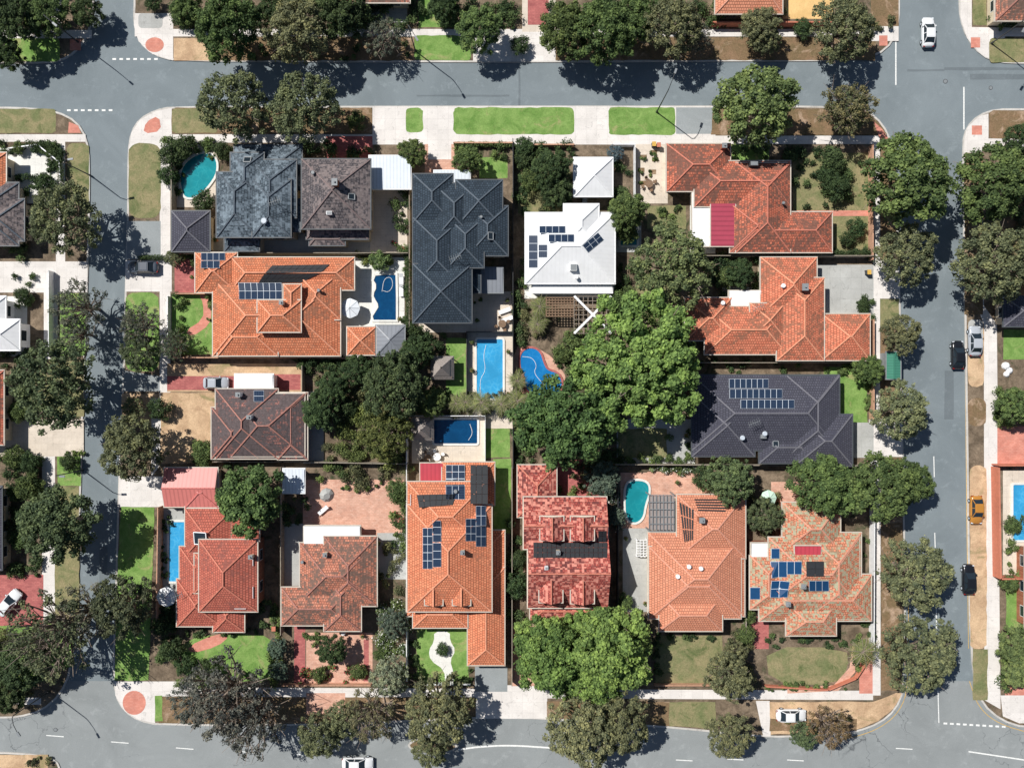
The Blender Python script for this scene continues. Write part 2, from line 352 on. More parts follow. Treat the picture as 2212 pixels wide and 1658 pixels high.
for n,mt,p,s in [
 ('footpath',CONC,R(805,231,1545,313),0),('footpath',CONC,R(285,291,805,309),0),
 ('footpath',CONC,[(278,335),(285,287),(304,259),(337,241),(372,234),(372,296),(350,300),(350,335)],0),
 ('kerb_ramp',PINKP,[(310,290),(316,264),(344,250),(350,284)],1),
 ('verge_grass',BGRASS,R(372,234,805,289,8),0),('verge_grass',DGRASS,R(372,235,470,288,8),0),
 ('lawn',GRASS,R(877,234,914,287,10),0),('lawn',GRASS,R(980,233,1240,291,10),0),('lawn',GRASS,R(1315,233,1458,292,8),0),
 ('driveway',ASPHG,R(1460,233,1540,290),0),('verge',BGRASS,[(1540,236),(1865,238),(1900,270),(1915,292),(1535,292)],0),
 ('footpath',CONC,R(1535,294,1900,312),0),
 ('kerb_ramp',PINKP,[(1885,262),(1905,280),(1918,300),(1900,302)],0),
 ('footpath',CONC,R(346,300,369,865),0),('verge_grass',DGRASS,R(279,310,348,472,22),0),
 ('driveway',ASPHG,[(276,478),(348,478),(348,560),(274,560)],0),('driveway',CONC,R(272,562,372,630),0),
 ('lawn',GRASS,R(272,632,344,802,20),0),('driveway',ASPHG,[(268,800),(346,812),(346,845),(268,845)],0),
 ('verge',SAND,R(264,850,345,920),0),('footpath',CONC,[(328,860),(350,860),(346,1005),(328,1030)],0),
 ('driveway',CONC,R(258,1028,356,1094),0),('lawn',GRASS,[(262,1094),(335,1094),(322,1468),(249,1468),(252,1300)],0),
 ('footpath',CONC,[(250,1470),(420,1470),(420,1500),(336,1500),(336,1560),(300,1552),(270,1534),(250,1500)],0),
 ('kerb_ramp',PINKP,ell(291,1516,25,26),0),
 ('footpath',CONC,[(336,1482),(1885,1490),(1885,1510),(336,1502)],0),
 ('verge',BGRASS,[(336,1504),(1120,1504),(1120,1540),(900,1550),(700,1560),(345,1560)],0),
 ('lawn',GRASS,[(336,1500),(352,1500),(352,1556),(336,1556)],0),
 ('paved_verge',SALP,R(662,1495,746,1540),0),('driveway',CONC,R(1028,1478,1182,1550),0),('driveway',ASPHG,R(1026,1438,1096,1492),0),
 ('verge',BGRASS,[(1182,1512),(1445,1514),(1445,1565),(1300,1556),(1182,1546)],0),
 ('lawn',DGRASS,[(1445,1514),(1545,1514),(1545,1572),(1445,1566)],0),('driveway',CONC,[(1632,1512),(1662,1512),(1664,1588),(1648,1588)],0),
 ('verge',SAND,[(1662,1514),(1885,1514),(1935,1495),(1948,1495),(1930,1528),(1895,1556),(1850,1574),(1800,1582),(1664,1584)],0),
 ('verge',BGRASS,R(1662,1550,1850,1576),0),
 ('footpath',CONC,R(1885,312,1900,562),0),('verge',BGRASS,R(1902,320,1934,560),0),('driveway',CONC,R(1885,562,1943,645),0),
 ('verge_grass',DGRASS,R(1900,645,1941,705),0),('verge',BGRASS,R(1902,705,1943,905),0),('footpath',CONC,R(1886,645,1900,905),0),
 ('driveway',CONC,R(1876,905,1948,986),0),('footpath',CONC,R(1884,986,1901,1500),0),('verge',BGRASS,R(1903,988,1948,1490),0),
 ('patio',CREAM,R(372,312,470,448),0),('patio',CREAM,R(798,405,880,545),0),('courtyard',CONC2,R(455,505,800,545),0),
 ('driveway',REDP,R(705,295,805,345),0),('driveway',SALP,R(918,312,982,378),0),('driveway',CONC,R(925,300,975,345),0),
 ('lawn',GRASS,R(1035,340,1097,386),0),('patio',CREAM,R(880,630,1106,718),0),('patio',CREAM,R(1008,718,1108,925),0),
 ('lawn',GRASS,R(963,730,1007,856),0),('patio',CREAM,R(890,900,1048,1000),0),('lawn',GRASS,R(1048,925,1102,988),0),('lawn',GRASS,R(1066,990,1104,1150),0),
 ('lawn',DGRASS,R(1120,372,1235,462),0),('courtyard',CONC2,R(1330,480,1385,545),0),('courtyard',WHITEP,R(1133,612,1330,645),0),
 ('pool_surround',SALP,[(1108,748),(1150,745),(1200,775),(1226,820),(1222,858),(1150,862),(1112,840)],1),
 ('courtyard',CREAM,R(1372,312,1442,440),0),('lawn',DGRASS,R(1398,445,1482,495),0),('patio',WHITEP,R(1490,385,1545,548),0),
 ('lawn',DGRASS,R(1712,330,1880,552),0),('garden_path',PINKP,R(1700,455,1876,467),0),('lawn',GRASS,R(1580,312,1660,350),0),
 ('driveway',CONC2,R(1762,572,1886,682),0),('patio',CONC2,R(1560,620,1650,700),0),('lawn',DGRASS,R(1372,610,1445,690),0),
 ('lawn',GRASS,R(1778,792,1872,912),0),('courtyard',CONC2,R(1332,905,1500,1000),0),('lawn',DGRASS,R(1335,925,1440,988),0),('driveway',CONC2,R(1835,912,1886,988),0),
 ('courtyard',REDP,R(378,560,425,632),0),('lawn',GRASS,R(372,636,462,766),0),('garden_path',PINKP,[(400,715),(440,690),(440,655),(430,636),(446,636),(458,665),(456,700),(415,728)],1),
 ('pool_surround',WHITEP,R(733,556,874,772),0),
 ('driveway',SAND,R(362,785,660,846),0),('driveway',REDP,R(362,812,525,842),0),('driveway',REDP,R(590,808,650,842),0),('yard',SAND,R(348,848,470,1000),0),
 ('courtyard',CONC2,R(655,845,700,1000),0),
 ('patio',CONC2,R(342,1098,405,1300),0),('lawn',GRASS,[(385,1375),(560,1365),(598,1390),(598,1470),(480,1475),(400,1450)],1),('garden_path',PINKP,[(405,1395),(470,1366),(498,1372),(470,1395),(415,1410)],1),
 ('paved_yard',SALP,R(655,1035,872,1165),0),('driveway',REDP,R(636,1350,660,1478),0),('paved_yard',SALP,R(662,1365,805,1478),0),('garden_path',REDP,R(786,1380,797,1470),0),
 ('courtyard',CONC2,R(610,1130,655,1270),0),('patio',CONC2,R(815,1150,880,1250),0),
 ('lawn',GRASS,R(900,1355,1012,1476),0),
 ('garden_path',WHITEP,[(938,1362),(972,1362),(972,1382),(985,1403),(972,1425),(980,1450),(980,1476),(962,1476),(960,1445),(930,1425),(926,1403),(938,1384)],1),
 ('paved_yard',REDP,R(1200,985,1310,1072),0),('paved_yard',SALP,R(1398,1018,1530,1075),0),('pool_surround',SALP,R(1340,1020,1412,1140),0),
 ('courtyard',CONC2,R(1345,1140,1402,1320),0),('lawn',DGRASS,R(1415,1372,1560,1476),0),('lawn',DGRASS,[(1655,1395),(1828,1398),(1832,1440),(1810,1478),(1660,1476)],1),
 ('paved_yard',SALP,R(1665,1040,1780,1085),0),('garden_path',SALP,[(1840,1395),(1852,1395),(1846,1450),(1810,1490),(1700,1496),(1700,1486),(1800,1478),(1834,1440)],0),
 ('paved_yard',REDP,R(1620,1330,1660,1400),0),('paved_yard',PINKP,R(1855,1400,1884,1496),0),
 ('driveway',SALP,R(1105,1350,1180,1480),0),
 ('verge_grass',DGRASS,R(-60,236,122,288,8),0),('footpath',CONC,R(-60,291,186,307),0),('kerb_ramp',PINKP,[(148,288),(150,264),(170,272),(176,288)],0),
 ('footpath',CONC,R(122,300,142,640),0),('verge_grass',DGRASS,R(146,310,193,445,12),0),('driveway',CONC,R(-80,565,190,632),0),
 ('lawn',GRASS,R(130,634,186,768),0),('footpath',CONC,R(96,570,126,775),0),('lawn',DGRASS,R(60,780,182,900),0),('driveway',CREAM,R(-40,905,182,985),0),
 ('lawn',GRASS,R(125,985,176,1048),0),('footpath',CONC,R(92,985,120,1350),0),('driveway',REDP,R(-60,1240,95,1350),0),('verge_grass',DGRASS,R(120,1050,172,1340),0),
 ('lawn',GRASS,R(-40,1350,80,1480),0),('footpath',CONC,R(-60,1505,90,1520),0),('lawn',GRASS,R(100,1340,160,1440),0),('footpath',WHITEP,R(-60,640,60,770),0),
 ('footpath',WHITEP,R(-20,320,124,440),0),
 ('lawn',GRASS,R(-60,84,130,134,8),0),('footpath',CONC,R(-60,66,200,84),0),('kerb_ramp',PINKP,R(152,86,176,110),0),('footpath',CONC,R(112,-60,134,80),0),
 ('footpath',CONC,[(292,64),(1938,64),(1938,80),(292,80)],0),('footpath',CONC,[(292,30),(375,30),(375,132),(330,118),(300,90),(290,55)],0),('kerb_ramp',PINKP,ell(335,98,20,16),0),
 ('gravel_bed',CONC2,R(300,30,352,62,8),0),('gravel_bed',SAND,R(376,84,470,132),0),('verge_grass',BGRASS,R(470,82,895,132),0),('lawn',GRASS,R(895,78,1018,131,8),0),
 ('driveway',CONC,R(1022,70,1200,133),0),('driveway',CREAM,R(1128,-60,1200,70),0),('driveway',REDP,R(1140,-60,1185,55),0),('verge',BGRASS,R(1200,82,1890,131),0),
 ('lawn',GRASS,R(905,-60,985,60),0),('courtyard',YSAND,R(1690,-60,1800,42),0),('footpath',CONC,R(1880,10,1940,90),0),('kerb_ramp',PINKP,R(1898,78,1916,100),0),
 ('courtyard',BGRASS,R(1880,-60,1940,58),0),('driveway',CONC2,R(715,-60,880,50),0),
 ('footpath',CONC,[(2074,40),(2074,-60),(2098,-60),(2098,60),(2300,62),(2300,80),(2170,80),(2150,134),(2120,120),(2088,84)],0),('lawn',DGRASS,R(2136,84,2300,136,8),0),('kerb_ramp',PINKP,R(2096,82,2116,104),0),
 ('lawn',DGRASS,R(2100,-40,2130,55),0),
 ('verge',BGRASS,R(2136,240,2300,300,8),0),('footpath',CONC,[(2082,300),(2088,276),(2114,252),(2134,246),(2134,300),(2300,302),(2300,318),(2120,318),(2124,660),(2152,700),(2160,1530),(2125,1510),(2124,700),(2100,640),(2082,640)],0),
 ('kerb_ramp',PINKP,R(2098,272,2120,292),0),('verge',BGRASS,R(2082,330,2122,680),0),
 ('verge',SAND,R(2090,690,2124,835,14),0),('verge',BGRASS,R(2090,860,2128,920,14),0),('verge',SAND,R(2094,1005,2130,1400,14),0),('verge',DGRASS,R(2100,1400,2132,1510),0),
 ('parking_bay',CONC2,R(2090,690,2122,770,10),0),
 ('driveway',PINKP,R(2153,920,2300,1002),0),('lawn',GRASS,R(2166,712,2300,776),0),('lawn',GRASS,R(2172,1250,2300,1370),0),('patio',CREAM,R(2165,1015,2300,1240),0),('paved_yard',PINKP,R(2170,1380,2300,1500),0),
 ('footpath',CONC,[(2160,1500),(2300,1500),(2300,1560),(2200,1560),(2165,1545)],0),('lawn',BGRASS,R(2160,320,2300,640),0),
 ('lawn',SAND,R(-60,1628,105,1700),0),
]: patch(n,mt,p,s)
for p in [R(2040,146,2700,152),R(2095,160,2260,172),R(1975,300,1990,430),R(600,186,700,200),R(1120,150,1124,228),R(1960,150,2040,154),R(205,640,222,700),R(215,1180,232,1300),R(2040,800,2060,905),R(900,205,1100,209)]:
    patch('road_patch',ASPHD,rough(p,.6,20),0,-.002)
def pool(pts,mat,sm=0,cop=WHITEP,cw=.32):
    pts=chaikin(pts,sm) if sm else pts
    o=empty('swimming_pool'); w=[W(*p) for p in pts]
    if area(w)<0: w=w[::-1]
    z=BASE+.1; out=offset(w,-cw); m=MB(); m.poly([(x,y,z) for x,y in w]); m.build('water',[mat],o)
    k=MB(); n=len(w)
    for i in range(n):
        j=(i+1)%n
        k.poly([out[i]+(z+.08,),out[j]+(z+.08,),w[j]+(z+.08,),w[i]+(z+.08,)]); k.poly([out[i]+(0,),out[j]+(0,),out[j]+(z+.08,),out[i]+(z+.08,)])
        k.poly([w[j]+(z-.02,),w[i]+(z-.02,),w[i]+(z+.08,),w[j]+(z+.08,)])
    k.build('coping',[cop],o); return o
def hose(pts):
    w=[W(*p)+(BASE+.13,) for p in chaikin(pts,3,False)]
    m=MB(); m.tube(w,[.035]*len(w),0,5); m.build('pool_cleaner_hose',[WHITE])
pool([(392,404),(392,370),(408,346),(440,330),(468,340),(470,374),(452,402),(430,424),(402,430)],WC,2)
pool([(812,596),(830,594),(855,594),(856,640),(856,691),(830,691),(808,691),(806,683),(813,672),(818,664),(817,656),(812,648),(808,640),(809,632),(813,624),(813,614),(808,606)],WB)
pool(R(1030,733,1086,860,3),WA); pool(R(938,906,1031,957,2),WB)
pool([(1124,762),(1144,750),(1166,758),(1174,785),(1182,800),(1206,806),(1216,832),(1198,853),(1160,853),(1134,840),(1134,812),(1124,795)],WD,2,REDP)
pool([(1352,1045),(1368,1036),(1398,1040),(1402,1062),(1392,1090),(1388,1118),(1370,1130),(1352,1118),(1350,1080)],WC,2)
pool(R(367,1126,401,1254,2),WA); pool(R(2186,1046,2260,1165,3),WA); pool(R(1340,497,1375,530,2),WC)
hose([(1040,860),(1036,820),(1050,800),(1044,770),(1050,745)]); hose([(826,630),(830,602),(846,598),(850,618),(840,632),(828,628)]); hose([(1128,770),(1150,772),(1160,790),(1152,805),(1176,832)])
hose([(1015,915),(1022,935),(1012,950)])
# ------------------------------------------------------------ houses
def hip(blk,m,mb,cap,fas,wall,i,mi):
    x0,y0,x1,y1,z,pitch,kind=blk
    t=math.tan(math.radians(pitch)); w=x1-x0; d=y1-y0; e=.14
    def face(pts,dirx,slopev):
        ca=1/math.cos(math.radians(pitch)); uv=[]
        for p in pts:
            if dirx=='x': uv.append((p[0]+37,(p[1]-(y0 if slopev>0 else y1))*slopev*ca+50))
            else: uv.append((p[1]+37,(p[0]-(x0 if slopev>0 else x1))*slopev*ca+50))
        mb.poly(pts,mi,uv)
    if kind=='flat':
        zz=z+.12
        mb.poly([(x0,y0,zz),(x1,y0,zz),(x1,y1,zz+.15),(x0,y1,zz+.15)],mi,[(x0,y0),(x1,y0),(x1,y1),(x0,y1)])
        caps=[]
    elif kind=='flatx':
        zz=z+.12
        mb.poly([(x0,y0,zz),(x1,y0,zz),(x1,y1,zz),(x0,y1,zz)],mi,[(y0,x0),(y0,x1),(y1,x1),(y1,x0)]); caps=[]
    elif kind=='gx' or (kind=='hip' and w>=d):
        g=kind=='gx'; h=d/2*t; ym=(y0+y1)/2; r0=(x0 if g else x0+d/2); r1=(x1 if g else x1-d/2)
        a=(r0,ym,z+h); b=(r1,ym,z+h)
        face([(x0,y0,z),(x1,y0,z),b,a],'x',1); face([(x1,y1,z),(x0,y1,z),a,b],'x',-1)
        caps=[(a,b)]
        if g:
            fas.poly([(x0,y1,z),(x0,y0,z),a],0); fas.poly([(x1,y0,z),(x1,y1,z),b],0)
        else:
            face([(x0,y1,z),(x0,y0,z),a],'y',1); face([(x1,y0,z),(x1,y1,z),b],'y',-1)
            caps+=[((x0,y0,z),a),((x0,y1,z),a),((x1,y0,z),b),((x1,y1,z),b)]
    else:
        g=kind=='gy'; h=w/2*t; xm=(x0+x1)/2; r0=(y0 if g else y0+w/2); r1=(y1 if g else y1-w/2)
        a=(xm,r0,z+h); b=(xm,r1,z+h)
        face([(x0,y1,z),(x0,y0,z),a,b],'y',1); face([(x1,y0,z),(x1,y1,z),b,a],'y',-1)
        caps=[(a,b)]
        if g:
            fas.poly([(x0,y0,z),(x1,y0,z),a],0); fas.poly([(x1,y1,z),(x0,y1,z),b],0)
        else:
            face([(x0,y0,z),(x1,y0,z),a],'x',1); face([(x1,y1,z),(x0,y1,z),b],'x',-1)
            caps+=[((x0,y0,z),a),((x1,y0,z),a),((x0,y1,z),b),((x1,y1,z),b)]
    for p,q in caps:
        p=Vector(p);q=Vector(q); cap.seg(p+Vector((0,0,.03)),q+Vector((0,0,.03)),.19,.1,0)
    gz=z-.2; gt=z+.03 if 'flat' not in kind else z+.1
    for a,b in (((x0-e,y0-e),(x1+e,y0)),((x0-e,y1),(x1+e,y1+e)),((x0-e,y0),(x0,y1)),((x1,y0),(x1+e,y1))):
        fas.box(a[0],a[1],gz,b[0],b[1],gt,0)
    fas.poly([(x0,y0,gz+.02),(x0,y1,gz+.02),(x1,y1,gz+.02),(x1,y0,gz+.02)],0)
def roofz(bl,x,y):
    best=0.1
    for x0,y0,x1,y1,z,p,k in bl:
        if x0<=x<=x1 and y0<=y<=y1:
            t=math.tan(math.radians(p))
            dd={'hip':min(x-x0,x1-x,y-y0,y1-y),'gx':min(y-y0,y1-y),'gy':min(x-x0,x1-x)}.get(k,0)
            best=max(best,z+dd*t+(.12 if 'flat' in k else 0))
    return best
class House:
    def __init__(s,name,blocks,mats,wall=WALLC,fas=FASC,capc=None,open_=()):
        s.o=empty(name); s.bl=[]; mb=MB();cap=MB();fm=MB();wm=MB();wn=MB()
        for i,b in enumerate(blocks):
            px0,py0,px1,py1,z,p,k,mi=(list(b)+[25,'hip',0][len(b)-5:]) if len(b)<8 else b
            z=z+.011*i; X0,Y1=W(px0,py0,z); X1,Y0=W(px1,py1,z)
            X0+=.004*i; X1-=.003*i; Y0+=.0035*i; Y1-=.0025*i
            s.bl.append((X0,Y0,X1,Y1,z,p,k)); hip(s.bl[-1],None,mb,cap,fm,wm,i,mi)
            if i in open_:
                for xx in (X0+.15,X1-.25):
                    for yy in (Y0+.15,Y1-.25): wm.box(xx,yy,.05,xx+.12,yy+.12,z-.18,0)
        for i,b in enumerate(s.bl):
            if i in open_: continue
            X0,Y0,X1,Y1,z,p,k=b; ins=.5 if min(X1-X0,Y1-Y0)>3 else .12
            a0,b0,a1,b1=X0+ins+.003*i,Y0+ins+.003*i,X1-ins-.004*i,Y1-ins-.004*i
            wm.box(a0,b0,.02,a1,b1,z-.19,0)
            if ins<.5: continue
            for lvl in range(1 if z<4.5 else 2):
                zz=1.0+2.8*lvl
                for side in range(4):
                    L=(a1-a0) if side<2 else (b1-b0); n=max(1,int(L/3.6))
                    for q in range(n):
                        c=(q+.5)/n*L
                        if side<2: cx=a0+c; cy=b0 if side==0 else b1; tx,ty=cx,cy+(-.3 if side==0 else .3)
                        else: cy=b0+c; cx=a0 if side==2 else a1; tx,ty=cx+(-.3 if side==2 else .3),cy
                        if any(j!=i and o2[0]<tx<o2[2] and o2[1]<ty<o2[3] for j,o2 in enumerate(s.bl)): continue
                        door=(q==n//2 and side==0 and lvl==0 and i==0)
                        hw=.45 if door else .75; z0=.15 if door else zz; z1=2.2 if door else zz+1.15
                        if side<2:
                            wn.box(cx-hw-.08,cy-.03,z0-.08,cx+hw+.08,cy+.03,z1+.08,1); wn.box(cx-hw,cy-.045,z0,cx+hw,cy+.045,z1,0)
                        else:
                            wn.box(cx-.03,cy-hw-.08,z0-.08,cx+.03,cy+hw+.08,z1+.08,1); wn.box(cx-.045,cy-hw,z0,cx+.045,cy+hw,z1,0)
        mb.build('roof',mats,s.o)
        if cap.v: cap.build('ridge_caps',[capc or mats[0]],s.o)
        fm.build('gutters',[fas],s.o); wm.build('walls',[wall],s.o)
        if wn.v: wn.build('windows',[GLASS,WHITE],s.o)
    def plane(s,px,py):
        z=4.0
        for _ in range(12):
            x,y=W(px,py,z); z=roofz(s.bl,x,y)
        g=.25
        gx=(roofz(s.bl,x+g,y)-roofz(s.bl,x-g,y))/(2*g); gy=(roofz(s.bl,x,y+g)-roofz(s.bl,x,y-g))/(2*g)
        if abs(gx)>1.2: gx=0
        if abs(gy)>1.2: gy=0
        return x,y,z,gx,gy
    def solar(s,q,nx,ny,mat=None,gap=.08,name='solar_panels'):
        if len(q)==4 and not isinstance(q[0],tuple): q=[(q[0],q[1]),(q[2],q[1]),(q[2],q[3]),(q[0],q[3])]
        cx=sum(p[0] for p in q)/4; cy=sum(p[1] for p in q)/4
        x,y,z,gx,gy=s.plane(cx,cy); P=[]
        for p in q:
            zz=z
            for _ in range(10):
                a,b=W(p[0],p[1],zz); zz=z+gx*(a-x)+gy*(b-y)+.12
            P.append(Vector((a,b,zz)))
        def bi(u,v,dz=0):
            p=(P[0]*(1-u)+P[1]*u)*(1-v)+(P[3]*(1-u)+P[2]*u)*v
            r=roofz(s.bl,p.x,p.y)+.13
            if p.z<r<p.z+2.5: p.z=r
            p.z+=dz; return p
        mb=MB(); black=mat is BLACKR
        wx=(P[1]-P[0]).length; wy=(P[3]-P[0]).length
        gu=gap/wx/2; gv=gap/wy/2
        for i in range(nx):
            for j in range(ny):
                u0,u1,v0,v1=i/nx,(i+1)/nx,j/ny,(j+1)/ny
                if not black:
                    c=[bi(u0,v0,-.03),bi(u1,v0,-.03),bi(u1,v1,-.03),bi(u0,v1,-.03)]; mb.poly(c[::-1],1)
                    for k in range(4): mb.poly([c[k]-Vector((0,0,.06)),c[(k+1)%4]-Vector((0,0,.06)),c[(k+1)%4],c[k]],1)
                c=[bi(u0+gu,v0+gv),bi(u1-gu,v0+gv),bi(u1-gu,v1-gv),bi(u0+gu,v1-gv)]
                mb.poly(c[::-1],0,[(0,0),(1,0),(1,1),(0,1)][::-1])
                if black:
                    for k in range(4): mb.poly([c[k]-Vector((0,0,.1)),c[(k+1)%4]-Vector((0,0,.1)),c[(k+1)%4],c[k]],0)
        mb.build(name,[mat or PV,ALU],s.o)
    def thing(s,kind,px,py,a=.5,b=.5,h=.6,mat=GREYM):
        x,y,z,gx,gy=s.plane(px,py); mb=MB()
        if kind=='vent':
            mb.tube([(x,y,z-.2),(x,y,z+h)],[a*.5,a*.5],0,8); mb.tube([(x,y,z+h-.12),(x,y,z+h+.02)],[a*.8,a*.6],0,8)
        elif kind=='skylight':
            c=[(x+dx,y+dy,z+gx*dx+gy*dy) for dx,dy in ((-a,-b),(a,-b),(a,b),(-a,b))]
            mb.poly([(p[0],p[1],p[2]+.14) for p in c],1)
            for k in range(4):
                p,q=c[k],c[(k+1)%4]; mb.seg((p[0],p[1],p[2]+.1),(q[0],q[1],q[2]+.1),.12,.16,0)
        elif kind=='antenna':
            mb.tube([(x,y,z),(x,y,z+1.6)],[.03,.03],0,5); mb.seg((x-.8,y-.3,z+1.5),(x+.8,y+.3,z+1.5),.04,.04)
            for k in range(6):
                t=-.75+k*.3; mb.seg((x+t+.15,y+t*.37-.45,z+1.5),(x+t-.15,y+t*.37+.45,z+1.5),.03,.03)
        else:
            mb.box(x-a/2,y-b/2,z-.6,x+a/2,y+b/2,z+h,0)
            if kind=='chimney':
                mb.box(x-a/2-.06,y-b/2-.06,z+h,x+a/2+.06,y+b/2+.06,z+h+.08,1); mb.tube([(x,y,z+h+.08),(x,y,z+h+.3)],[.14,.12],1,8)
            else: mb.box(x-a/2+.08,y-b/2+.08,z+h,x+a/2-.08,y+b/2-.08,z+h+.06,1)
        mb.build({'box':'air_conditioner'}.get(kind,kind),[mat,GLASS if kind in('skylight',) else GREYM],s.o)
L=2.75; U=5.4
CAPO=plain('orange_ridge_mat',(220,150,118),.8,var=.25,sc=4); CAPR=plain('red_ridge_mat',(192,118,98),.8,var=.25,sc=4); CAPD=plain('dark_ridge_mat',(84,93,102),.8); CAPC=plain('charcoal_ridge_mat',(108,107,114),.8); CAPL=plain('pale_ridge_mat',(208,148,124),.8,var=.25,sc=4); CAPM=plain('faded_ridge_mat',(160,112,100),.8,var=.3,sc=4)
h=House('slate_roof_house',[(506,313,652,410,L+.6),(468,372,560,512,U-.6),(545,388,628,512,U-.3),(575,430,648,500,L+1.2),(478,470,630,510,L+1),(485,500,560,542,L),(498,330,570,430,U-.8),(540,345,640,470,U-.8)],[T_SLATE],WALLC,DFASC,CAPD)
h.thing('vent',572,478,.6,.6,.4,ALU); h.thing('skylight',535,345,.5,.4); h.thing('antenna',600,440)
h=House('slate_roof_garage',[(371,456,453,543,L)],[T_CHAR],WALLC,DFASC,CAPC)
h=House('brown_tile_roof_house',[(652,344,800,494,U-.6,26),(662,480,795,516,L+.3),(668,505,745,530,L)],[T_BROWNG],WALLC,DFASC,plain('brown_ridge_mat',(122,106,104),.8))
h.thing('chimney',727,398,.7,.9,1.2,WALLB); h.thing('vent',678,375,.4); h.thing('box',712,461,.8,.5,.4,WHITE); h.thing('skylight',760,425,.4,.4)
House('sheet_roof_patio',[(798,337,887,408,L,8,'flat',0)],[M_WHITE2],WALLC,WHITE,open_=(0,))
h=House('dark_tile_roof_house',[(892,376,978,480,U-.4,24),(935,396,1030,520,U-.4,26),(985,389,1085,490,U,25),(1010,445,1097,552,U-.2,25),(967,470,1045,578,U,25),(892,470,1000,620,U-.5,24),(892,556,1038,632,L+1.3,24),(892,570,1019,697,U-.2,28)],[T_NAVY],WALLC,DFASC,CAPD)
h.thing('antenna',985,560); h.thing('vent',1040,470,.3); h.thing('skylight',1060,510,.35,.5)
House('sheet_roof_patio',[(1038,578,1086,632,L,8,'flat',0)],[M_GREY],WALLC,GREYM,open_=(0,))
House('entry_portico',[(938,369,1015,395,L,8,'flat',0)],[M_WHITE2],WHITE,WHITE,open_=(0,))
h=House('white_metal_roof_house',[(1135,460,1328,612,L+.6,20),(1218,441,1293,530,L+.9,22),(1150,612,1322,632,L-.2,5,'flat',0)],[M_WHITE],WHITE,WHITE,M_WHITE)
h.solar((1142,508,1161,578),1,4);h.solar((1163,528,1182,556),1,2);h.solar((1165,488,1221,503),4,1);h.solar((1185,506,1240,522),4,1)
h.solar([(1258,530),(1292,502),(1304,517),(1270,545)],3,2); h.thing('box',1238,578,1.0,1.0,.5,WHITE); h.thing('chimney',1262,437,.6,.6,.9,WALLC); h.thing('vent',1245,600,.4,mat=WHITE)
House('white_metal_roof_garage',[(1240,341,1323,424,L,22)],[M_WHITE],WHITE,WHITE,M_WHITE)
h=House('terracotta_roof_house',[(1440,311,1577,413,L),(1500,348,1707,446,L+.1),(1590,352,1707,545,L+.2),(1582,458,1797,545,L),(1577,440,1680,545,L),(1495,412,1540,532,L-.2,4,'flatx',1),(1535,386,1588,532,L+.1,6,'flatx',2)],[T_RUST,M_WHITE,M_MAROON],WALLC,FASC,CAPR,open_=(5,))
h.thing('box',1625,357,1.2,.7,.9,DARKM); h.thing('chimney',1560,320,.6,.6,1.2,WALLB); h.thing('vent',1690,440,.3)
h=House('terracotta_roof_house',[(422,546,512,631,L),(500,556,765,626,L+.2),(460,600,735,768,L,24),(470,690,600,768,L+.2),(640,588,735,690,L+.3),(556,648,650,717,U-.3,28),(612,614,650,700,U-.5,26)],[T_ORANGE],WALLC,FASC,CAPO)
h.solar((434,546,486,562),4,1); h.solar((434,563,474,579),3,1); h.solar((516,611,609,646),7,2); h.solar([(588,573),(712,571),(694,588),(572,590)],8,2,BLACKR,.05,'pool_heating_mat'); h.solar([(570,592),(690,591),(650,610),(558,611)],8,2,BLACKR,.05,'pool_heating_mat')
h.thing('chimney',612,655,.5,.5,1.0,WALLC); h.thing('vent',690,628,.35)
House('tiled_roof_pavilion',[(750,706,811,766,L)],[T_ORANGE],WALLC,FASC,CAPO)
House('shade_canopy',[(812,703,874,767,L,18)],[M_GREY],GREYM,GREYM,open_=(0,))
h=House('weathered_tile_roof_house',[(466,840,600,990,L+.1),(457,880,560,990,L),(500,850,658,985,L+.2,26),(600,848,664,992,L)],[T_OLD],WALLB,FASC,CAPM)
h.solar((548,843,570,867),1,2); h.thing('chimney',520,852,.6,.6,1.1,WHITE); h.thing('chimney',543,900,.6,.5,1.0,WHITE)
House('garden_shed',[(508,808,590,838,2.4,3,'flat',0)],[M_WHITE],WHITE,WHITE)
House('garden_shed',[(612,1012,658,1064,2.4,3,'flat',0)],[M_WHITE2],WHITE,WHITE)
House('metal_roof_garage',[(355,1010,470,1094,L,18,'gx',0),(400,1030,471,1096,L,18,'hip',0)],[M_SALM],WALLC,FASC)
h=House('red_tile_roof_house',[(400,1098,505,1200,L),(388,1180,470,1310,L),(430,1165,556,1320,U-.8,25),(420,1195,480,1280,L+1.2,22),(382,1250,480,1352,L),(460,1290,528,1364,L),(500,1100,560,1170,L,5,'flat',0)],[T_RED],WALLB,FASC,CAPR)
h.thing('skylight',433,1162,1.0,.9,mat=WHITE); h.thing('chimney',545,1200,.5,.5,.8,WALLC); h.thing('antenna',392,1280)
h=House('terracotta_roof_house',[(657,1135,778,1188,L-.1,3,'flat',1),(648,1172,812,1300,L,26),(700,1158,814,1308,L+.1,24),(608,1268,760,1350,L),(700,1240,780,1362,L+.1,25)],[T_MIX,M_WHITE],WALLB,FASC,CAPM)
h.thing('vent',655,1212,.35); h.thing('vent',743,1365,.5,mat=WHITE); h.thing('chimney',705,1195,.5,.5,.9,WALLC)
h=House('terracotta_roof_house',[(908,1000,962,1040,L,4,'flat',1),(955,998,1068,1090,L+.2,20),(880,1040,1050,1180,U-.8,24),(880,1090,1062,1320,U-.6,24),(1040,1145,1090,1330,L,14),(892,1290,1010,1355,L+.2,22),(878,1270,960,1330,L),(1010,1225,1090,1436,L,24)],[T_ORANGE2,M_REDR],WALLC,FASC,CAPO)
h.solar((963,1004,1004,1048),3,3);h.solar((963,1048,1004,1078),3,1); h.solar((1016,1004,1054,1088),3,4,BLACKR,.05,'pool_heating_mat')
